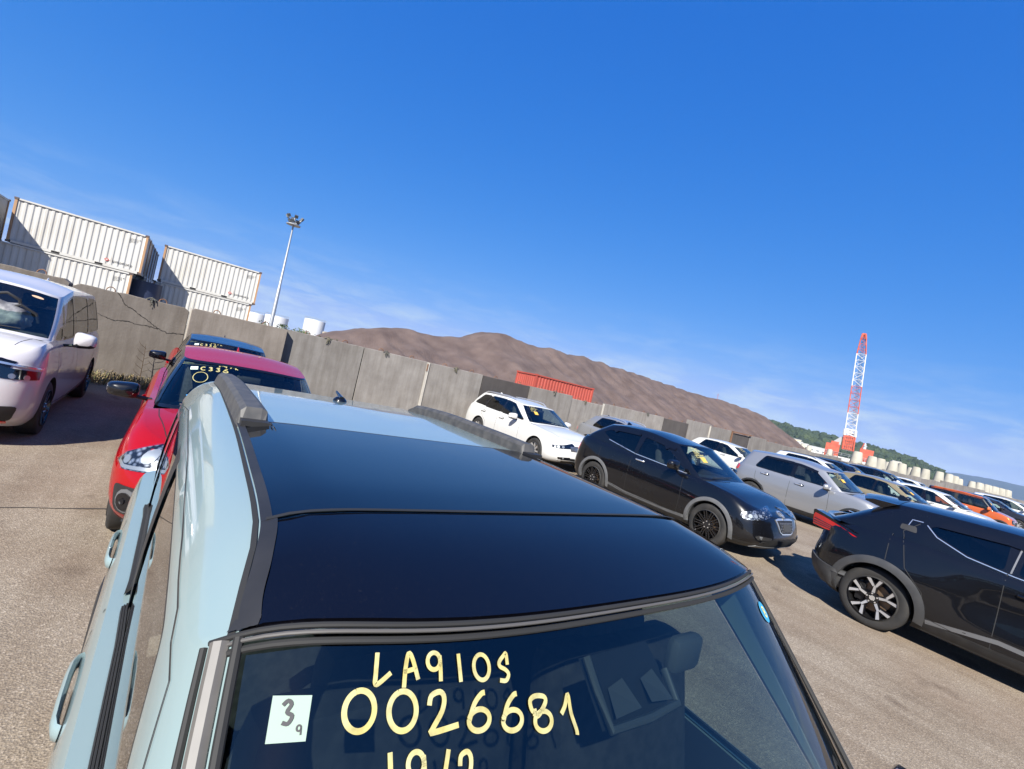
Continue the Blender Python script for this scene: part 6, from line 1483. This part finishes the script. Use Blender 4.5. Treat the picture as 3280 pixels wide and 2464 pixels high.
O_=car('kei_wagon','orange boxy car with black pillars and orange roof edge',osp,(32.9,3.1,0))
for s in(-1,1): shell_mirror(O_.root,O_.body,s,(s*.87,.90,1.10),(.12,.09,.10),P_ORG)
seams(O_,[[(1.15,1.515),(1.8,1.540),(2.6,1.540),(3.1,1.515)]],.05,'roof_edge_trim',P_ORG); handles(O_,[(1.75,.95)],0,P_ORG); wipers(O_); scrib(O_,6,-.8,-.3,.6,.92)
lamp(O_,rect(0,.74,.30,.18,.04),R(15),.52,.0,dots=((0,.74,.055),)); patch(O_,rect(0,.66,.7,.16,.03),P_F,'grille',PLAST); arches(O_,.07,PLAST)
for s in(-1,1): mb=MB(); mb.tube([(s*.55,1.2,1.565),(s*.56,2.0,1.60),(s*.56,3.0,1.575)],.025,6); mb.build('roof_rail',P_ORG,O_.root,True)
far('suv','dark purple-grey car right of the orange one',suv(4.4,1.78,1.62,P_GREY),(41.5,2.9,0),(1.65,1.12,(.13,.1,.09)),([(2.3,1.0)],0,P_GREY),7,mirm=GLOSSB)
far('suv','tall white SUV with dark windows at the far right edge',suv(4.8,1.85,1.76,P_WHT),(48.2,2.5,0),(1.75,1.2,(.13,.1,.09)),([(2.5,1.05)],0,CHROME),8)
# second row, near the wall
far('sedan','white car seen between black SUV and silver SUV, near the wall',low(4.5,1.8,1.48,P_WHT),(20.5,8.3,0),(1.5,1.04,(.125,.1,.085)),([(2.35,.9)],0,P_WHT),9,mirm=P_WHT)
R2=far('sedan','pale silver car mostly hidden behind the black SUV',low(4.5,1.78,1.50,P_SIL),(13.2,8.1,0),(1.5,1.04,(.125,.1,.085)),([(2.35,.9)],0,P_SIL),10,writing=False); fin(R2,3.6,GLOSSB); rails(R2,2.3,3.6,.54,RIMS)
far('suv','white SUV with long roof behind the silver one',suv(4.74,1.855,1.67,P_WHT),(26.6,6.9,0),(1.7,1.13,(.13,.1,.09)),([(2.5,1.02)],0,CHROME),11,roofrail=GLOSSB)
far('suv','dark navy SUV right of the long-roofed white SUV, nearer to it',suv(4.6,1.8,1.70,P_NAVY),(32.2,7.6,0),(1.7,1.15,(.13,.1,.09)),([(2.5,1.02)],0,P_NAVY),12,roofrail=GLOSSB)
far('people_carrier','dark navy tall car behind the gold one, right of the other navy car',suv(4.7,1.75,1.76,P_NAVY),(37.0,7.0,0),(1.6,1.18,(.13,.1,.09)),([(2.5,1.05)],0,CHROME),13,mirm=P_WHT)
far('hatchback','white car behind the gold car, left end of the orange roof',low(4.3,1.75,1.55,P_WHT),(43.5,7.0,0),(1.5,1.06,(.125,.1,.085)),([(2.3,.95)],0,P_WHT),14)

# ------------------------------------------------------------------ one common reflectance factor: base colours darkened to balance the raised exposure
ALB=.68
for m in bpy.data.materials:
    if not m.use_nodes or 'Principled BSDF' not in m.node_tree.nodes: continue
    N,L,b=nodes(m); inp=b.inputs['Base Color']
    if b.inputs['Metallic'].default_value>=.7: continue
    if inp.is_linked:
        src=inp.links[0].from_socket; k=N.new('ShaderNodeMixRGB'); k.blend_type='MULTIPLY'; k.inputs[0].default_value=1; k.inputs[2].default_value=(ALB,ALB,ALB,1); L.new(src,k.inputs[1]); L.new(k.outputs[0],inp)
    else: c=inp.default_value; inp.default_value=(c[0]*ALB,c[1]*ALB,c[2]*ALB,1)
